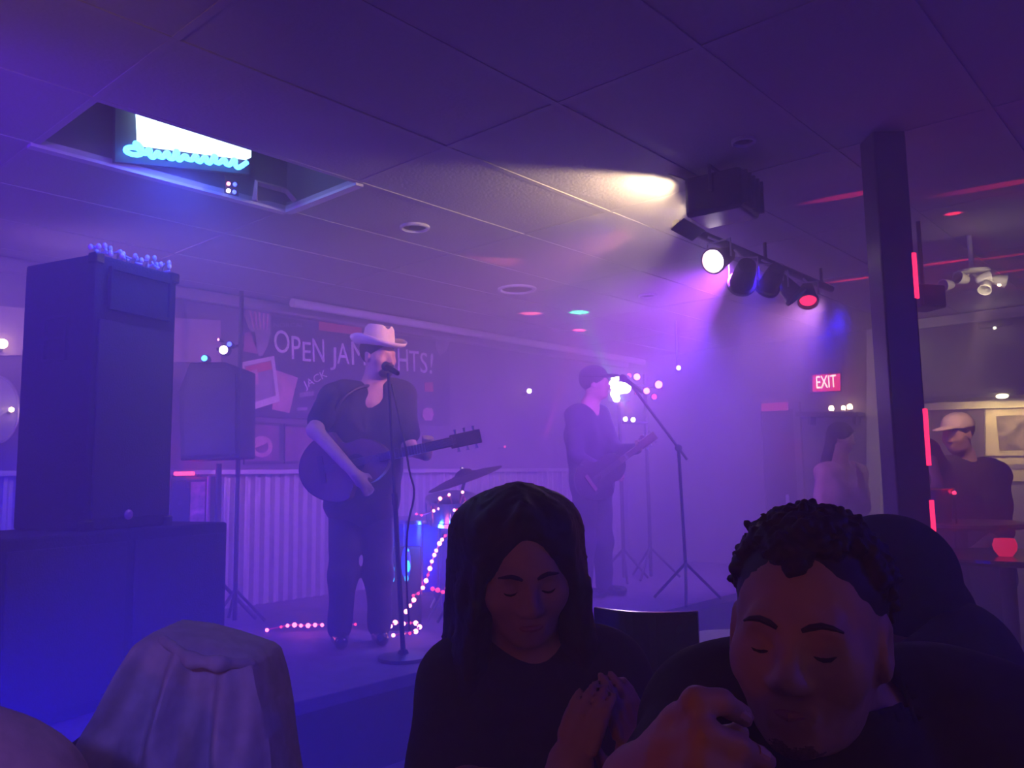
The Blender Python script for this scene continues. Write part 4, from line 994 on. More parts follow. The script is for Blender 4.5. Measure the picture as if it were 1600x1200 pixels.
def torso(S, J, g=0.0, k=.08):
    shm = (J['shR']+J['shL'])/2; hpm = (J['hipR']+J['hipL'])/2
    for s_ in ('R','L'):
        sh_ = J['sh'+s_]*.62+shm*.38; hp_ = J['hip'+s_]*.75+hpm*.25
        ch = sh_*.72+hp_*.28
        S.cap(sh_, ch, .075+g, .105+g, k); S.cap(ch, hp_, .105+g, .105+g+J.get('belly',0), k)
    S.cap(J['shR'], J['shL'], .062+g, .062+g, .05)
SKIN = {}
def human(name, label, base, J, head, skin=M_skin, h=.012, shirt=M_shirtb, sleeve=0.55, pants=M_denim, hands=None, detail=True, g=.018, neck_cut=0.06, shoes=True, hs=.016, wr_amp=.004, legs=True):
    t_ = camthing(name, label, 'person', base); J = {k_: (v.copy() if isinstance(v, Vector) else v) for k_, v in J.items()}
    S = SDF(); torso(S, J); add_head(S, head, detail)
    nk = head.p(0,-.022,-.07); S.cap(nk, J['neck'], .052*head.k, .060*head.k, .04); S.cap(J['neck'], (J['shR']+J['shL'])/2-Vector((0,0,.04)), .06, .08, .05)
    for s_ in ('R','L'):
        limb(S, J['sh'+s_], J['el'+s_], J['wr'+s_], .052, .042, .029)
        if hands and s_ in hands: add_hand(S, J['wr'+s_], **hands[s_])
        if legs: limb(S, J['hip'+s_], J['kn'+s_], J['an'+s_], .085, .058, .042, .05)
    S.build('body', h, skin, t_, base); SKIN[label] = S
    if shirt:
        S = SDF(); torso(S, J, g)
        for s_ in ('R','L'):
            a_, b_, c_ = J['sh'+s_], J['el'+s_], J['wr'+s_]
            if sleeve <= 1: S.cap(a_, a_+(b_-a_)*sleeve, .062+g*.6, .058+g*.8, .03)
            else: limb(S, a_, b_, b_+(c_-b_)*(sleeve-1), .058+g*.5, .048+g*.5, .038+g*.4)
        nd = (head.c-J['neck']).normalized()
        S.cap(J['neck']-Vector((0,0,.0)), nk+nd*.05, neck_cut, neck_cut+.03, .01, True)
        if 'vneck' in J: S.ell(J['vneck'], (.035,.10,.075), None, .02, True)
        S.build('shirt', hs, shirt, t_, base, wrinkle(wr_amp, 38))
    if pants and legs:
        S = SDF(); hp = (J['hipR']+J['hipL'])/2
        S.cap(J['hipR']+Vector((0,0,.06)), J['hipL']+Vector((0,0,.06)), .125, .125, .05)
        for s_ in ('R','L'): limb(S, J['hip'+s_], J['kn'+s_], J['an'+s_], .105, .078, .068, .05)
        S.build('trousers', hs, pants, t_, base, wrinkle(wr_amp, 30))
    if shoes and legs:
        for s_ in ('R','L'):
            a_ = J['an'+s_]; d = J.get('toe', Vector((0,-1,0))); z = base[2]
            S = SDF(); S.cap(Vector((a_.x,a_.y,z+.045)), Vector((a_.x,a_.y,z+.04))+d*.15, .044, .038, .03); S.cap(Vector((a_.x,a_.y,z+.05)), a_, .045, .045, .03); S.half((0,0,z+.001), (0,0,-1))
            S.build('shoe', .012, M_blackgl, t_, base)
    return t_
def hair_noise(H, amp=.004, fr=55):
    c = np.array(H.c); R = H.Rn
    def f(P):
        q = (P-c)@R; th = np.arctan2(q[:,0], q[:,1]); return amp*np.sin(fr*th+3*np.sin(20*q[:,2]))+amp*.6*np.sin(fr*1.9*th+1)
    return f
def hair_cap(S, H, g=.008, line=.0):      # close-fitting hair with the face left free
    S.ell(H.p(0,-.022,.036), H.r(.080+g,.098+g,.088+g), H.Rn, .01)
    S.ell(H.p(0,.12,-.045+line), H.r(.068,.085,.105), H.Rn, .02, True)
    S.ell(H.p(0,.0,-.17), H.r(.12,.13,.10), H.Rn, .02, True)

# --- the singer
F0 = 4.8; zf = ZS
bs = Vector((C(560,990,F0).x, F0, zf))
def V(px_, py_, F): return C(px_, py_, F)
J = dict(neck=V(586,596,4.84), shR=V(520,620,4.76), shL=V(630,616,4.90), elR=V(492,672,4.54), wrR=V(556,742,4.41), elL=V(640,702,4.80), wrL=V(666,712,4.60),
         hipR=V(541,785,4.86), hipL=V(590,783,4.90), knR=V(536,895,4.80), knL=V(592,893,4.86), anR=V(531,985,4.82), anL=V(593,983,4.90), belly=.03, vneck=V(588,610,4.72), toe=Vector((.25,-.95,0)))
for q in ('anR','anL'): J[q].z = max(J[q].z, zf+.09)
Hs_ = Head(V(592,556,4.80), face_R(48,-4), 1.08)
sing = human('person', 'singer in black shirt and straw hat playing acoustic guitar', bs, J, Hs_, h=.010,
      hands={'R': dict(d=V(574,764,4.43)-V(556,742,4.41), n=(0.2,-1,0.3), side=-1, curl=.7), 'L': dict(d=(0.1,-0.25,1.0), n=(-0.2,0.9,0.3), side=1, curl=1.2)}, sleeve=.72, hs=.013)
bd = SDF(); bd.ell(Hs_.p(0,.06,-.092), Hs_.r(.042,.036,.030), Hs_.Rn, .01); bd.cap(Hs_.p(-.026,.094,-.056), Hs_.p(.026,.094,-.056), .009, .009, .008); bd.ell(Hs_.p(0,.085,-.072), Hs_.r(.022,.03,.008), Hs_.Rn, .004, True)
bd.build('beard', .006, M_hair, sing, bs)
S = SDF(); hair_cap(S, Hs_, .006); S.build('hair', .008, M_hair, sing, bs)
# straw hat: pinched crown, curled brim, band
Rh = Hs_.R @ Matrix.Rotation(rad(-6),3,'X'); hc = Hs_.p(0,-.012,.060)-bs
V_, F_ = [], []; n_, prof = 40, [(.168,.020),(.160,.006),(.135,-.004),(.105,.0),(.100,.01),(.096,.05),(.088,.095),(.070,.118),(.040,.112),(.012,.100)]
for (r_, z_) in prof:
    for k in range(n_):
        th = 2*math.pi*k/n_; x, y = r_*math.cos(th)*.90, r_*math.sin(th)*1.08; z = z_
        if r_ > .104: z += .035*(abs(math.cos(th))**3)*(r_-.104)/.064
        if z_ > .09: z -= .022*math.exp(-(x/.022)**2)
        V_.append(hc+Rh @ Vector((x, y, z)))
m_ = len(prof)
for i in range(m_-1):
    for k in range(n_): F_.append((i*n_+k, i*n_+(k+1)%n_, (i+1)*n_+(k+1)%n_, (i+1)*n_+k))
F_.append(tuple((m_-1)*n_+k for k in range(n_)))
hat = MB().add(V_, F_).build('hat', M_straw, sing, smooth=True)
md = hat.modifiers.new('s','SOLIDIFY'); md.thickness = .005
bn = [hc+Rh @ Vector((.1015*math.cos(q*math.pi/16)*.90, .1015*math.sin(q*math.pi/16)*1.08, .012)) for q in range(32)]
MB().tube(bn, .008, 6, closed=True).build('hat_band', M_wood, hat)
# acoustic guitar
def guitar(name, label, c, tip, F1, F2, s=1.0, body_m=M_woodl, electric=False):
    a_ = C(*c, F1); b_ = C(*tip, F2); ax = (b_-a_).normalized(); nrm = Vector((0,-1,0)); nrm = (nrm-ax*nrm.dot(ax)).normalized(); ay = nrm.cross(ax)
    t_ = camthing(name, label, 'guitar', a_)
    pts = []
    for k in range(48):
        th = 2*math.pi*k/48; x = .25*math.cos(th); q = x/.25
        wdt = (.20 if q < 0 else .145)*math.sqrt(max(0, 1-q*q)); wdt *= 1-.20*math.exp(-((q-.18)/.22)**2)
        if abs(q) < .9: wdt = max(wdt, .07)
        pts.append((x*s, (wdt if math.sin(th) >= 0 else -wdt)*s))
    th_ = .045 if electric else .105
    MB().prism(pts, -nrm*th_, ax, ay, nrm, th_).build('body', M_wood if not electric else body_m, t_, bevel=.004)
    sb2 = MB().prism([(x*.975, y*.975) for x, y in pts], (0,0,0), ax, ay, nrm, .003).build('soundboard', body_m, t_)
    Rg = Matrix((ax, ay, nrm)).transposed()
    if not electric: MB().lathe([(.05*s,.004),(.048*s,.005),(.01,.005)], ax*.07*s, Rg, 24).build('soundhole', M_black, sb2)
    MB().box(ax*(-.12*s)+nrm*.008, (.03*s,.15*s,.012), Rg).build('bridge', M_wood, t_)
    L = (b_-a_).length; nl = L-.20*s
    nk_ = MB().box(ax*(.20*s+nl/2)+nrm*.006, (nl,.052*s,.028), Rg).build('neck', M_wood, t_, bevel=.004)
    fr_ = MB()
    for k in range(12): MB().box(ax*(.26*s+(nl-.2)*(k/12)**.8)+nrm*.021, (.003,.05*s,.003), Rg).build('fret', M_chrome, nk_)
    hd_ = MB().box(ax*(L+.07*s)+nrm*.0, (.17*s,.075*s,.018), Rg).build('headstock', M_wood, t_, bevel=.004)
    for k in range(3):
        for sd in (-1,1): MB().tube([ax*(L+.02*s+.05*s*k)+ay*sd*.035*s, ax*(L+.02*s+.05*s*k)+ay*sd*.062*s], [.005,.010], 8).build('tuner', M_chrome, hd_)
    stg = MB()
    for k in range(6):
        MB().tube([ax*(-.12*s)+ay*(k-2.5)*.008+nrm*.02, ax*(L+.02)+ay*(k-2.5)*.006+nrm*.026], .0012, 4).build('string', M_chrome, t_)
    return t_
gt = guitar('acoustic_guitar', 'dark acoustic guitar held by the singer', (537,727), (708,690), 4.52, 4.50)
ga = C(537,727,4.52)
S2 = chaikin([C(505,735,4.60)-ga, C(508,660,4.62)-ga, C(548,606,4.66)-ga, C(600,600,4.86)-ga, C(630,690,4.9)-ga, C(602,720,4.64)-ga], 2)
MB().tube(S2, .010, 6).build('strap', M_black, gt)

# --- the second musician, in profile
F0 = 6.5; b2 = Vector((C(925,940,F0).x, F0, zf))
J = dict(neck=V(922,632,6.52), shR=V(898,650,6.40), shL=V(938,648,6.66), elR=V(900,712,6.30), wrR=V(946,738,6.18), elL=V(962,705,6.48), wrL=V(998,700,6.34),
         hipR=V(914,762,6.46), hipL=V(936,762,6.60), knR=V(914,845,6.44), knL=V(942,845,6.58), anR=V(912,918,6.48), anL=V(944,916,6.62), toe=Vector((.9,-.4,0)), belly=.01)
for q in ('anR','anL'): J[q].z = zf+.09
H2 = Head(V(931,599,6.5), face_R(72,0), 1.05)
mus = human('person', 'dark hazy musician in profile facing the glaring blinder', b2, J, H2, h=.013, hands={'R': dict(d=(0.9,-0.3,-.3), n=(0,-1,0.2), side=-1, curl=.6), 'L': dict(d=(.3,-.3,.9), n=(-.4,.8,.2), side=1, curl=1.1)}, sleeve=1.9, hs=.016, shirt=M_navy)
S = SDF(); hair_cap(S, H2, .01); S.build('hair', .01, M_hair, mus, b2)
S = SDF(); S.ell(H2.p(0,-.018,.055), H2.r(.094,.110,.085), H2.Rn, .01); S.ell(H2.p(0,.10,.052), H2.r(.07,.085,.012), H2.Rn, .015); S.half(H2.p(0,0,.035), H2.R @ Vector((0,0,-1))); S.build('cap', .009, M_black, mus, b2)
guitar('electric_guitar', 'dark electric guitar held by the hazy second musician', (940,742), (1003,695), 6.12, 6.2, .86, M_blackgl, True)

# --- man in a pale cap at the bar, long-haired person by the doorway
F0 = 5.7; b3 = Vector((C(1520,900,F0).x, F0, 0.0))
J = dict(neck=V(1506,712,5.72), shR=V(1470,738,5.62), shL=V(1556,742,5.82), elR=V(1449,702,5.36), wrR=V(1464,748,5.12), elL=V(1566,830,5.62), wrL=V(1520,862,5.45),
         hipR=V(1496,900,5.70), hipL=V(1545,900,5.80), knR=V(1492,1010,5.66), knL=V(1548,1010,5.78), anR=V(1490,1080,5.70), anL=V(1550,1080,5.82), toe=Vector((-.9,-.4,0)), belly=.05)
J['anR'].z = J['anL'].z = .09
H3 = Head(V(1496,678,5.66), face_R(-62,-8), 1.08)
m3 = human('person', 'man in dark jacket and pale cap leaning at the bar', b3, J, H3, h=.012, hands={'R': dict(d=(.1,-.1,-1), n=(-.8,-.5,0), side=1, curl=.5), 'L': dict(d=(-.9,-.3,-.1), n=(0,-.3,1), side=1, curl=.4)}, sleeve=1.25, hs=.016, g=.04, shirt=mat('dark_jacket',(.035,.022,.045),.85,var=.2))
S = SDF(); hair_cap(S, H3, .006); S.build('hair', .009, M_hair, m3, b3)
S = SDF(); S.ell(H3.p(0,-.016,.056), H3.r(.092,.110,.082), H3.Rn, .01); S.ell(H3.p(0,.108,.046), H3.r(.07,.095,.012), H3.Rn, .015); S.half(H3.p(0,0,.034), H3.R @ Vector((0,0,-1)))
S.build('cap', .008, mat('pale_cap',(.72,.55,.44),.8), m3, b3)
F0 = 7.3; b4 = Vector((C(1315,900,F0).x, F0, 0.0))
J = dict(neck=V(1312,716,7.3), shR=V(1286,738,7.25), shL=V(1342,738,7.38), elR=V(1280,795,7.2), wrR=V(1305,810,7.0), elL=V(1350,792,7.3), wrL=V(1345,745,7.1),
         hipR=V(1300,850,7.3), hipL=V(1330,850,7.35), knR=V(1300,920,7.3), knL=V(1330,920,7.3), anR=V(1300,985,7.3), anL=V(1330,985,7.32), toe=Vector((.3,-.9,0)))
J['anR'].z = J['anL'].z = .09
H4 = Head(V(1316,684,7.28), face_R(55,-12), 1.02)
m4 = human('person', 'long haired person in pinkish top near the doorway', b4, J, H4, h=.014, shirt=M_pinkcl, sleeve=1.6, hs=.018, hands={'R': dict(d=(.8,-.5,.1), n=(0,-.3,1), side=-1, curl=.4), 'L': dict(d=(-.3,-.2,.9), n=(.7,-.5,0), side=1, curl=.5)})
S = SDF(); hair_cap(S, H4, .014)
for x_ in (-.08,-.03,.03): S.cap(H4.p(x_*1.0,-.07,.03), H4.p(x_*1.3-.02,-.09,-.26), .05, .055, .03)
S.build('hair', .012, M_hair, m4, b4, hair_noise(H4,.004,30))

# ------------------------------------------------------------------ chairs
def chair(label, base, az, hz=.95, group=None, m=M_wood, rail=M_blackgl, wid=.40):
    # cam-frame base on the floor; az: direction the sitter faces, 0 = towards the camera, + to the picture's right
    t_ = camthing('dining_chair', label, 'chair', base, group); R = face_R(az)     # columns right, forward, up
    P = lambda x, y, z: R @ Vector((x, y, z))
    sp_ = [(-.19,-.19),(.19,-.19),(.21,.2),(-.21,.2)]
    MB().prism(sp_, (0,0,.435), R.col[0], R.col[1], (0,0,1), .04).build('seat', rail, t_, bevel=.012)
    for x_ in (-1,1):
        MB().tube([P(x_*.18,.17,.44), P(x_*.19,.19,0.005)], [.018,.014], 8).build('leg', m, t_)
        MB().tube([P(x_*.17,-.17,.44), P(x_*.18,-.21,0.005)], [.018,.014], 8).build('leg', m, t_)
        MB().tube([P(x_*.17,-.17,.44), P(x_*wid*.45,-.22,.70), P(x_*wid*.48,-.27,hz-.02)], .015, 8).build('back_post', m, t_, smooth=True)
    V_, F_ = [], []
    for i in range(15):
        u = -1+2*i/14; x = u*wid*.54; y = -.27-.05*(1-u*u)+.0
        for z, dy_ in ((hz-.15,.012),(hz,.004),(hz,-.018),(hz-.15,-.010)): V_.append(P(x, y+dy_, z))
    for i in range(14):
        for k in range(4): F_.append((i*4+k, i*4+(k+1)%4, i*4+4+(k+1)%4, i*4+4+k))
    F_ += [(0,1,2,3), (56,57,58,59)]
    MB().add(V_, F_).build('top_rail', rail, t_, bevel=.004)
    for x_ in (-.09,0,.09): MB().tube([P(x_,-.18,.47), P(x_,-.27-.05*(1-(x_/.2)**2),hz-.14)], .009, 8).build('spindle', m, t_)
    for x_ in (-1,1): MB().tube([P(x_*.185,.18,.2), P(x_*.178,-.185,.2)], .009, 8).build('stretcher', m, t_)
    return t_
cp = C(1010, 950, 2.15)
chair('dark empty chair with shiny curved top rail behind the tables', Vector((cp.x+.085,cp.y+.22,0)), 160, cp.z+.005, wid=.24)
# small pale round table beyond the curly-haired man
pt = C(1172, 1006, 2.75); t = camthing('cocktail_table', 'small pale round table beyond the curly haired man', 'table', Vector((pt.x,pt.y,0)))
MB().lathe([(.25,pt.z-.03),(.27,pt.z-.02),(.27,pt.z-.004),(.26,pt.z)], n=36).build('top', M_white, t, smooth=True)
MB().cyl((0,0,.03), (0,0,pt.z-.03), .03, n=14).build('column', M_black, t, smooth=True)
MB().lathe([(.2,0.0),(.2,.012),(.04,.035)], n=26).build('base', M_black, t, smooth=True)

# ------------------------------------------------------------------ foreground audience
# --- seated woman with long hair
F0 = 1.48; b5 = Vector((C(830,1150,F0).x, F0, 0.0)); X5 = b5.x
H5 = Head(V(815,884,1.44), face_R(8,-16,3), 1.0)
J = dict(neck=V(818,985,1.52), shR=V(722,1066,1.50), shL=V(948,1056,1.52), elR=V(690,1240,1.42), wrR=V(878,1240,1.20), elL=V(1022,1215,1.44), wrL=V(1000,1215,1.24),
         hipR=Vector((X5-.13,1.56,.54)), hipL=Vector((X5+.07,1.56,.54)), knR=Vector((X5-.22,1.16,.52)), knL=Vector((X5-.02,1.14,.52)), anR=Vector((X5-.22,1.18,.09)), anL=Vector((X5-.02,1.16,.09)), belly=-.01)
wom = human('person', 'seated smiling woman with long straight dark hair', b5, J, H5, h=.0050, sleeve=.85, hs=.010, shirt=M_shirtb, g=.012, 
      hands={'R': dict(d=(.28,-.15,.9), n=(-.35,-.9,.1), side=1, curl=.30, kk=.002, k=.92), 'L': dict(d=(-.18,-.2,.9), n=(.5,-.85,.1), side=-1, curl=.30, kk=.002, k=.92)}, wr_amp=.003, neck_cut=.055)
S = SDF(); S.ell(H5.p(0,-.022,.036), H5.r(.094,.112,.100), H5.Rn, .01); S.ell(H5.p(0,.118,-.022), H5.r(.060,.085,.112), H5.Rn, .02, True)
for s_ in (-1,1):
    S.cap(H5.p(.055*s_,.02,.075), H5.p(.083*s_,.02,-.04), .024, .026, .03)
    S.cap(H5.p(.083*s_,.02,-.04), H5.p(.098*s_,.035,-.20), .028, .036, .03)
    S.cap(H5.p(.098*s_,.035,-.20), H5.p(.095*s_,.05,-.36), .036, .022, .03)
    S.cap(H5.p(.06*s_,-.06,.04), H5.p(.09*s_,-.06,-.22), .06, .055, .04)
S.cap(H5.p(0,-.08,.0), H5.p(0,-.08,-.28), .07, .06, .04)
for k in range(64):          # separate locks from the parting down over the shoulders
    s_ = -1 if k % 2 else 1; a_ = RNG.random(); o_ = RNG.normal()*.006
    S.cap(H5.p(.004*s_,.062-.09*a_,.118+.012*a_), H5.p((.072+.012*a_)*s_,.060-.10*a_,.030), .006, .007, .008)
    S.cap(H5.p((.072+.012*a_)*s_,.060-.10*a_,.030), H5.p((.094+.014*a_)*s_+o_,.062-.09*a_,-.12), .007, .008, .008)
    S.cap(H5.p((.094+.014*a_)*s_+o_,.062-.09*a_,-.12), H5.p((.105+.03*a_)*s_+2*o_,.085-.10*a_,-.30-.08*RNG.random()), .008, .004, .008)
S.build('hair', .006, M_hair, wom, b5, hair_noise(H5,.0018,70))
def on_face(S, H, x, z, lift):          # point on the skin straight in front of the face
    y = .14
    while y > .02 and S.at(H.p(x, y, z)) > 0: y -= .0008
    return H.p(x, y+lift, z)
def face_bits(H, t_, b_, S, brow=M_hair):
    for s_ in (-1,1):
        xs_ = [.012,.020,.030,.040,.049]; zs_ = [.014,.018,.0205,.0195,.015]
        MB(b_).tube([on_face(S,H,x*s_,z,.0002) for x, z in zip(xs_,zs_)], [.0022*H.k,.0036*H.k,.0036*H.k,.0028*H.k,.0014*H.k], 8).build('eyebrow', brow, t_, smooth=True)
        xs_ = [.019,.025,.031,.037,.043]; zs_ = [-.010,-.0125,-.0135,-.0125,-.009]
        MB(b_).tube([on_face(S,H,x*s_,z,.0) for x, z in zip(xs_,zs_)], [.001,.0024,.003,.0026,.001], 6).build('eyelashes', M_iris, t_, smooth=True)
face_bits(H5, wom, b5, SKIN['seated smiling woman with long straight dark hair'])
MB(b5).tube([H5.p(-.026,.083,-.066), H5.p(-.012,.0905,-.0705), H5.p(0,.092,-.0715), H5.p(.012,.0905,-.0705), H5.p(.026,.083,-.066)], [.002,.0055,.006,.0055,.002], 8).build('lips', M_lip, wom, smooth=True)
chair('dining chair under the seated long haired woman', Vector((X5,1.5,0)), 0, .82)

# --- curly-haired man close to the camera, hand at his mouth
F0 = .95; b6 = Vector((C(1330,1150,F0).x, F0, 0.0)); X6 = b6.x
H6 = Head(V(1262,984,.92), face_R(-30,1,-3), .98)
J = dict(neck=V(1330,1165,1.00), shR=V(1105,1130,1.05), shL=V(1560,1150,1.02), elR=V(985,1330,.80), wrR=V(1000,1235,.68), elL=V(1640,1420,.90), wrL=V(1400,1480,.70),
         hipR=Vector((X6+.03,1.14,.54)), hipL=Vector((X6+.25,1.14,.54)), knR=Vector((X6+.0,.70,.52)), knL=Vector((X6+.28,.70,.52)), anR=Vector((X6+.0,.72,.09)), anL=Vector((X6+.28,.72,.09)), belly=.02)
t6 = camthing('person', 'curly haired man in black holding his hand to his mouth', 'person', b6)
S = SDF(); torso(S, J); add_head(S, H6)
S.cap(H6.p(0,-.03,-.07), J['neck'], .058, .066, .04); S.cap(J['neck'], (J['shR']+J['shL'])/2-Vector((0,0,.05)), .066, .09, .05)
limb(S, J['shR'], J['elR'], J['wrR'], .055, .045, .031); limb(S, J['shL'], J['elL'], J['wrL'], .055, .045, .031)
# right hand in front of the mouth: fist closing towards the face, fingers pointing right
FH = .62
k1, k2, k3, k4 = V(1062,1126,FH+.0), V(1044,1172,FH-.005), V(1040,1212,FH-.005), V(1048,1252,FH)
wr_ = J['wrR']
for kq in (k1,k2,k3,k4): S.cap(wr_+(kq-wr_)*.15, kq, .019, .0125, .022)
def finger(pts, r0, r1):
    for a_, b_, ra, rb in zip(pts[:-1], pts[1:], np.linspace(r0,r1,len(pts))[:-1], np.linspace(r0,r1,len(pts))[1:]): S.cap(a_, b_, ra, rb, .006)
finger([k1, V(1086,1096,FH-.03), V(1126,1096,FH-.025), V(1164,1120,FH+.005)], .0105, .0078)
finger([k2, V(1098,1146,FH-.04), V(1150,1166,FH-.035), V(1196,1190,FH-.01)], .0112, .0085)
finger([k3, V(1094,1192,FH-.045), V(1140,1212,FH-.04), V(1178,1238,FH-.015)], .0112, .0082)
finger([k4, V(1090,1236,FH-.04), V(1128,1256,FH-.035), V(1158,1280,FH-.01)], .010, .0072)
finger([wr_+Vector((.012,.01,.01)), V(1075,1190,FH+.03), V(1120,1160,FH+.03), V(1152,1146,FH+.025)], .0135, .009)
add_hand(S, J['wrL'], d=(-.9,-.2,-.1), n=(0,-.2,1), side=1, curl=.4)
S.build('body', .0045, M_skin, t6, b6, lambda P: .0006*np.sin(240*P[:,0]+180*P[:,2])*np.sin(210*P[:,2]-150*P[:,1])); S6 = S
face_bits(H6, t6, b6, S6, M_hairb)
MB(b6).tube([H6.p(-.022,.084,-.069), H6.p(0,.093,-.071), H6.p(.022,.084,-.069)], [.003,.006,.003], 8).build('lips', M_lip, t6, smooth=True)
for a_, b_ in ((V(1150,1111,FH-.012), V(1166,1121,FH-.003)), (V(1180,1173,FH-.026), V(1196,1182,FH-.019))):
    MB(b6).tube([a_, b_], [.005,.0045], 8).build('fingernail', mat('nail',(.62,.38,.32),.35), t6, smooth=True)
# stubble beard
S = SDF(); S.ell(H6.p(0,.034,-.084), H6.r(.0475,.052,.038), H6.Rn, .01); S.ell(H6.p(0,.066,-.100), H6.r(.0215,.0175,.0155), H6.Rn, .02)
S.cap(H6.p(-.022,.083,-.056), H6.p(.022,.083,-.056), .0065, .0065, .01); S.ell(H6.p(0,.095,-.0715), H6.r(.026,.03,.011), H6.Rn, .004, True); S.ell(H6.p(0,.03,-.02), H6.r(.10,.2,.034), H6.Rn, .01, True)
S.build('stubble', .0045, mat('stubble_hair',(.20,.11,.085),.8,var=.5,scale=260), t6, b6)
# short curly hair: a close cap broken up by curls
S = SDF(); S.ell(H6.p(0,-.022,.034), H6.r(.080,.097,.084), H6.Rn, .01)
S.ell(H6.p(0,.110,-.012), H6.r(.070,.075,.096), H6.Rn, .012, True); S.ell(H6.p(0,.03,-.16), H6.r(.12,.14,.105), H6.Rn, .02, True)
for s_ in (-1,1): S.ell(H6.p(.088*s_,.002,-.02), H6.r(.03,.028,.034), H6.Rn, .006, True)
n_c = 0
while n_c < 1900:
    d = RNG.normal(size=3); d /= np.linalg.norm(d)
    if d[2] < -.15 or (d[1] > .38 and d[2] < .60-.25*(abs(d[0]-.1) < .16)) : continue
    if d[1] > .1 and d[2] < .22: continue
    if abs(d[0]) > .85 and d[1] > -.12 and d[2] < .05: continue
    n_c += 1
    ln = .006+.010*max(0,d[2])*RNG.random()
    c0_ = H6.p(d[0]*.078, d[1]*.096-.024, d[2]*.085+.036); tw = Vector(RNG.normal(size=3)*.007); nd = H6.R @ Vector(d)
    mid = c0_+nd*ln*.7+tw*.6; en = mid+nd*ln*.3-tw*.9
    S.cap(c0_, mid, .0050, .0038, .004); S.cap(mid, en, .0038, .0026, .003)
S.build('hair', .0026, M_hairb, t6, b6, smooth_it=0)
S = SDF(); torso(S, J, .022)
limb(S, J['shR'], J['elR'], J['elR']+(J['wrR']-J['elR'])*.6, .07, .058, .048); limb(S, J['shL'], J['elL'], J['elL']+(J['wrL']-J['elL'])*.6, .07, .058, .048)
S.cap(J['neck']-Vector((0,0,.03)), J['neck']+(H6.p(0,-.03,-.07)-J['neck'])*.55, .082, .086, .03); S.cap(J['neck'], H6.p(0,-.03,-.03), .070, .074, .006, True)
S.build('shirt', .010, M_shirtb, t6, b6, wrinkle(.004,34))
S = SDF(); S.cap(J['hipR']+Vector((0,0,.05)), J['hipL']+Vector((0,0,.05)), .13, .13, .05)
for s_ in ('R','L'): limb(S, J['hip'+s_], J['kn'+s_], J['an'+s_], .108, .08, .068, .05)
S.build('trousers', .018, M_denim, t6, b6)
for s_ in ('R','L'):
    a_ = J['an'+s_]; S = SDF(); S.cap((a_.x,a_.y,.046), (a_.x,a_.y-.15,.04), .044, .038, .03); S.cap((a_.x,a_.y,.05), a_, .046, .046, .03); S.half((0,0,.001),(0,0,-1)); S.build('shoe', .014, M_blackgl, t6, b6)
chair('dining chair under the curly haired man', Vector((X6+.14,1.10,0)), 0, .80)

# --- person in navy hunched behind the curly-haired man
F0 = 1.75; b7 = Vector((C(1450,1150,F0).x, F0, 0.0)); X7 = b7.x
H7 = Head(V(1364,918,1.68), face_R(-120,-18), 1.04)
J = dict(neck=V(1405,985,1.74), shR=V(1432,1040,1.92), shL=V(1492,1040,1.58), elR=V(1390,1180,1.85), wrR=V(1320,1170,1.7), elL=V(1500,1180,1.5), wrL=V(1400,1190,1.45),
         hipR=Vector((X7+.06,1.86,.54)), hipL=Vector((X7+.06,1.66,.54)), knR=Vector((X7-.36,1.88,.52)), knL=Vector((X7-.36,1.64,.52)), anR=Vector((X7-.34,1.88,.09)), anL=Vector((X7-.34,1.64,.09)), toe=Vector((-1,0,0)), belly=.05)
m7 = human('person', 'person in navy hooded top hunched behind the curly haired man', b7, J, H7, h=.011, sleeve=1.8, hs=.013, shirt=M_navy, g=.045, detail=True, neck_cut=.05,
      hands={'R': dict(d=(-.9,-.1,0), n=(0,0,1), side=1, curl=.4), 'L': dict(d=(-.9,-.1,0), n=(0,0,1), side=-1, curl=.4)})
S = SDF(); S.ell(H7.p(0,-.022,.030), H7.r(.098,.118,.104), H7.Rn, .01); S.cap(H7.p(0,-.06,-.02), J['neck']+Vector((.04,.02,0)), .095, .13, .06); S.ell(H7.p(0,.12,-.035), H7.r(.065,.10,.10), H7.Rn, .02, True)
S.build('hood', .009, M_navy, m7, b7, wrinkle(.003,40))
chair('dining chair under the person in the navy hood', Vector((X7+.05,1.76,0)), -90, .80)

# --- person at the far left, only the tan shoulder in the picture
F0 = 1.05; b8 = Vector((C(-180,1150,F0).x, F0, 0.0)); X8 = b8.x
H8 = Head(V(-250,880,1.02), face_R(60,-5), 1.05)
J = dict(neck=V(-230,1010,1.05), shR=V(-330,1150,.95), shL=V(18,1268,1.06), elR=V(-330,1400,.9), wrR=V(-200,1450,.7), elL=V(30,1450,1.0), wrL=V(-60,1480,.8),
         hipR=Vector((X8-.11,1.10,.54)), hipL=Vector((X8+.11,1.12,.54)), knR=Vector((X8-.12,.68,.52)), knL=Vector((X8+.14,.70,.52)), anR=Vector((X8-.12,.7,.09)), anL=Vector((X8+.14,.7,.09)))
m8 = human('person', 'person at the lower left corner with only a tan shoulder in view', b8, J, H8, h=.011, sleeve=1.7, hs=.011, shirt=M_tan, hands={'R': dict(d=(.8,-.4,0), n=(0,0,1), side=-1, curl=.4), 'L': dict(d=(-.8,-.4,0), n=(0,0,1), side=1, curl=.4)})
S = SDF(); hair_cap(S, H8, .01); S.build('hair', .01, M_hair, m8, b8)
chair('dining chair under the tan shouldered person', Vector((X8,1.1,0)), 0, .78)

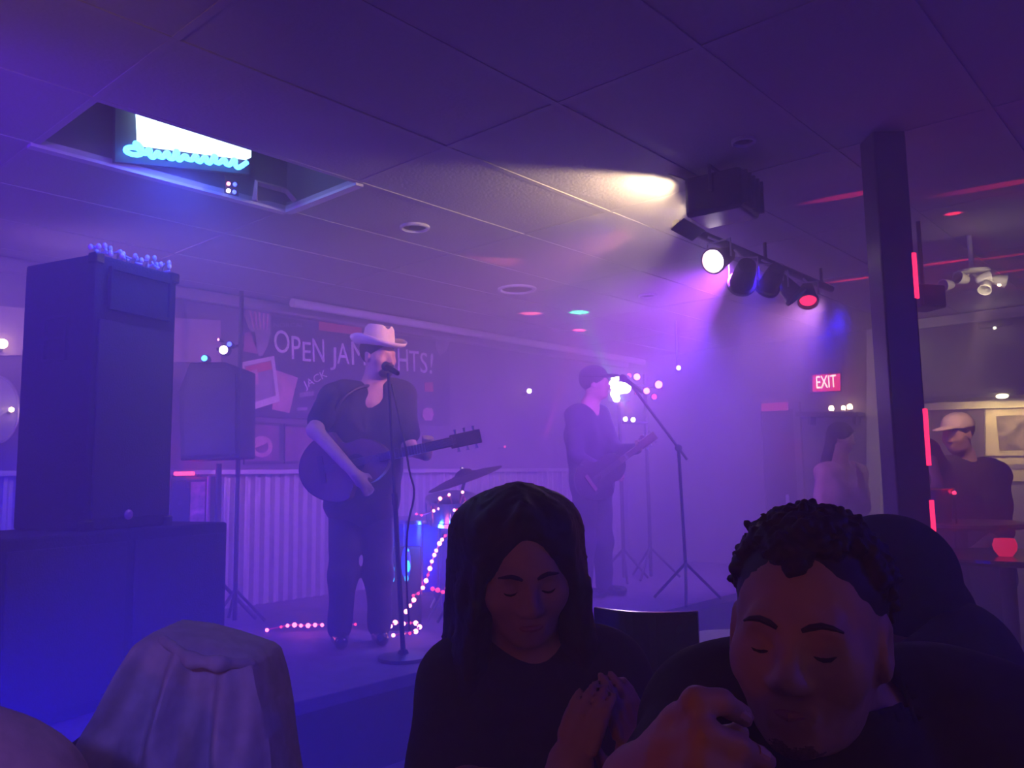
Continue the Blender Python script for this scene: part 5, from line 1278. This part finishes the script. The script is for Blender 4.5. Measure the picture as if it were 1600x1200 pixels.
# ------------------------------------------------------------------ jacket over a chair back, lower left
FJ = 1.42
pj0, pj1 = C(262,1000,FJ), C(392,1030,FJ)
cb_ = Vector(((pj0.x+pj1.x)/2+.0, FJ+.27, 0))
chair('dining chair under the pale grey jacket', cb_+Vector((0,.05,0)), 180, min(pj0.z,pj1.z)-.05, wid=.12)
tj = camthing('jacket', 'pale grey jacket draped over a chair back at lower left', 'jacket', Vector((cb_.x, FJ, pj0.z)))
oj = Vector((cb_.x, FJ, pj0.z))
# outline of the drape in picture terms: for each depth below the rail, left and right edge
rows = [(0.0,(248,984),(300,990),(345,1002),(396,1020)), (.14,(232,998),(292,1002),(348,1014),(408,1034)), (.3,(214,1040),(285,1046),(350,1060),(420,1080)), (.5,(196,1090),(278,1100),(352,1110),(430,1126)), (.75,(176,1130),(270,1160),(352,1166),(437,1180)), (1.0,(150,1190),(262,1230),(352,1236),(446,1246)), (1.3,(120,1270),(256,1310),(352,1320),(452,1320))]
def lerp_row(tv):
    for r0, r1 in zip(rows[:-1], rows[1:]):
        if tv <= r1[0]:
            q = (tv-r0[0])/(r1[0]-r0[0]); return [Vector((a_[0]+(b_[0]-a_[0])*q, a_[1]+(b_[1]-a_[1])*q)) for a_, b_ in zip(r0[1:], r1[1:])]
    return [Vector(a_) for a_ in rows[-1][1:]]
NU, NV = 60, 44; Vj = []; Fj = []
for side in (0,1):
    for j in range(NV+1):
        tv = 1.3*j/NV; row = lerp_row(tv)
        for i in range(NU+1):
            u = i/NU*3; k = min(int(u), 2); p = row[k]+(row[k+1]-row[k])*(u-k)
            fold = .030*min(1,tv*1.6)*math.sin(u*5.2+1.2*math.sin(tv*3)+.6)+.010*min(1,tv*2)*math.sin(u*11+tv*4)+.03*math.exp(-((u-1.05-.4*tv)/.22)**2)*min(1,tv*1.5)
            bulge = .03*math.sqrt(min(1,tv*4+.001))
            if side == 0: F_d = FJ-.02-bulge-fold-.05*tv
            else: F_d = FJ+.10+bulge+.4*fold
            P_ = C(p.x, p.y, FJ); P_ = Vector((P_.x, F_d, P_.z)); Vj.append(P_-oj)
n1 = (NU+1)*(NV+1)
for sd in (0,1):
    for j in range(NV):
        for i in range(NU):
            a_ = sd*n1+j*(NU+1)+i; Fj.append((a_, a_+1, a_+NU+2, a_+NU+1))
for i in range(NU): Fj.append((i, i+1, n1+i+1, n1+i))
for j in range(NV):
    for i in (0, NU): a_ = j*(NU+1)+i; Fj.append((a_, a_+NU+1, n1+a_+NU+1, n1+a_))
jk = MB().add(Vj, Fj).build('shell', M_greycl, tj, smooth=True)
S = SDF(); aL = [C(232,1165,FJ+.04), C(160,1180,FJ+.0), C(80,1235,FJ-.03), C(40,1300,FJ-.03)]
for a_, b_ in zip(aL[:-1], aL[1:]): S.cap(a_, b_, .042, .045, .03)
S.build('sleeve', .009, mat('dark_lining',(.03,.028,.04),.8), tj, oj, wrinkle(.004,50))
S = SDF(); aL = [C(254,1000,FJ-.035), C(300,1030,FJ-.075), C(340,1036,FJ-.08), C(392,1036,FJ-.035)]
for a_, b_ in zip(aL[:-1], aL[1:]): S.cap(a_, b_, .010, .010, .02)
S.build('collar', .006, M_greycl, tj, oj, wrinkle(.003,60))

# ------------------------------------------------------------------ haze over the stage
hm = bpy.data.materials.new('stage_haze'); hm.use_nodes = True; nt = hm.node_tree
for n_ in list(nt.nodes): nt.nodes.remove(n_)
out = nt.nodes.new('ShaderNodeOutputMaterial'); vsn = nt.nodes.new('ShaderNodeVolumeScatter')
vsn.inputs['Color'].default_value = (.95,.93,.97,1); vsn.inputs['Density'].default_value = 0.17; vsn.inputs['Anisotropy'].default_value = 0.2
nt.links.new(vsn.outputs[0], out.inputs['Volume'])
hz_ = MB().bb((-3.1,-3.5,0.01), (XR-0.01,YB-0.01,ZC-0.01)).build('stage_haze', hm)
tag(hz_, 'blue violet fog machine haze filling the stage end of the room', 'haze', None, 'stuff')
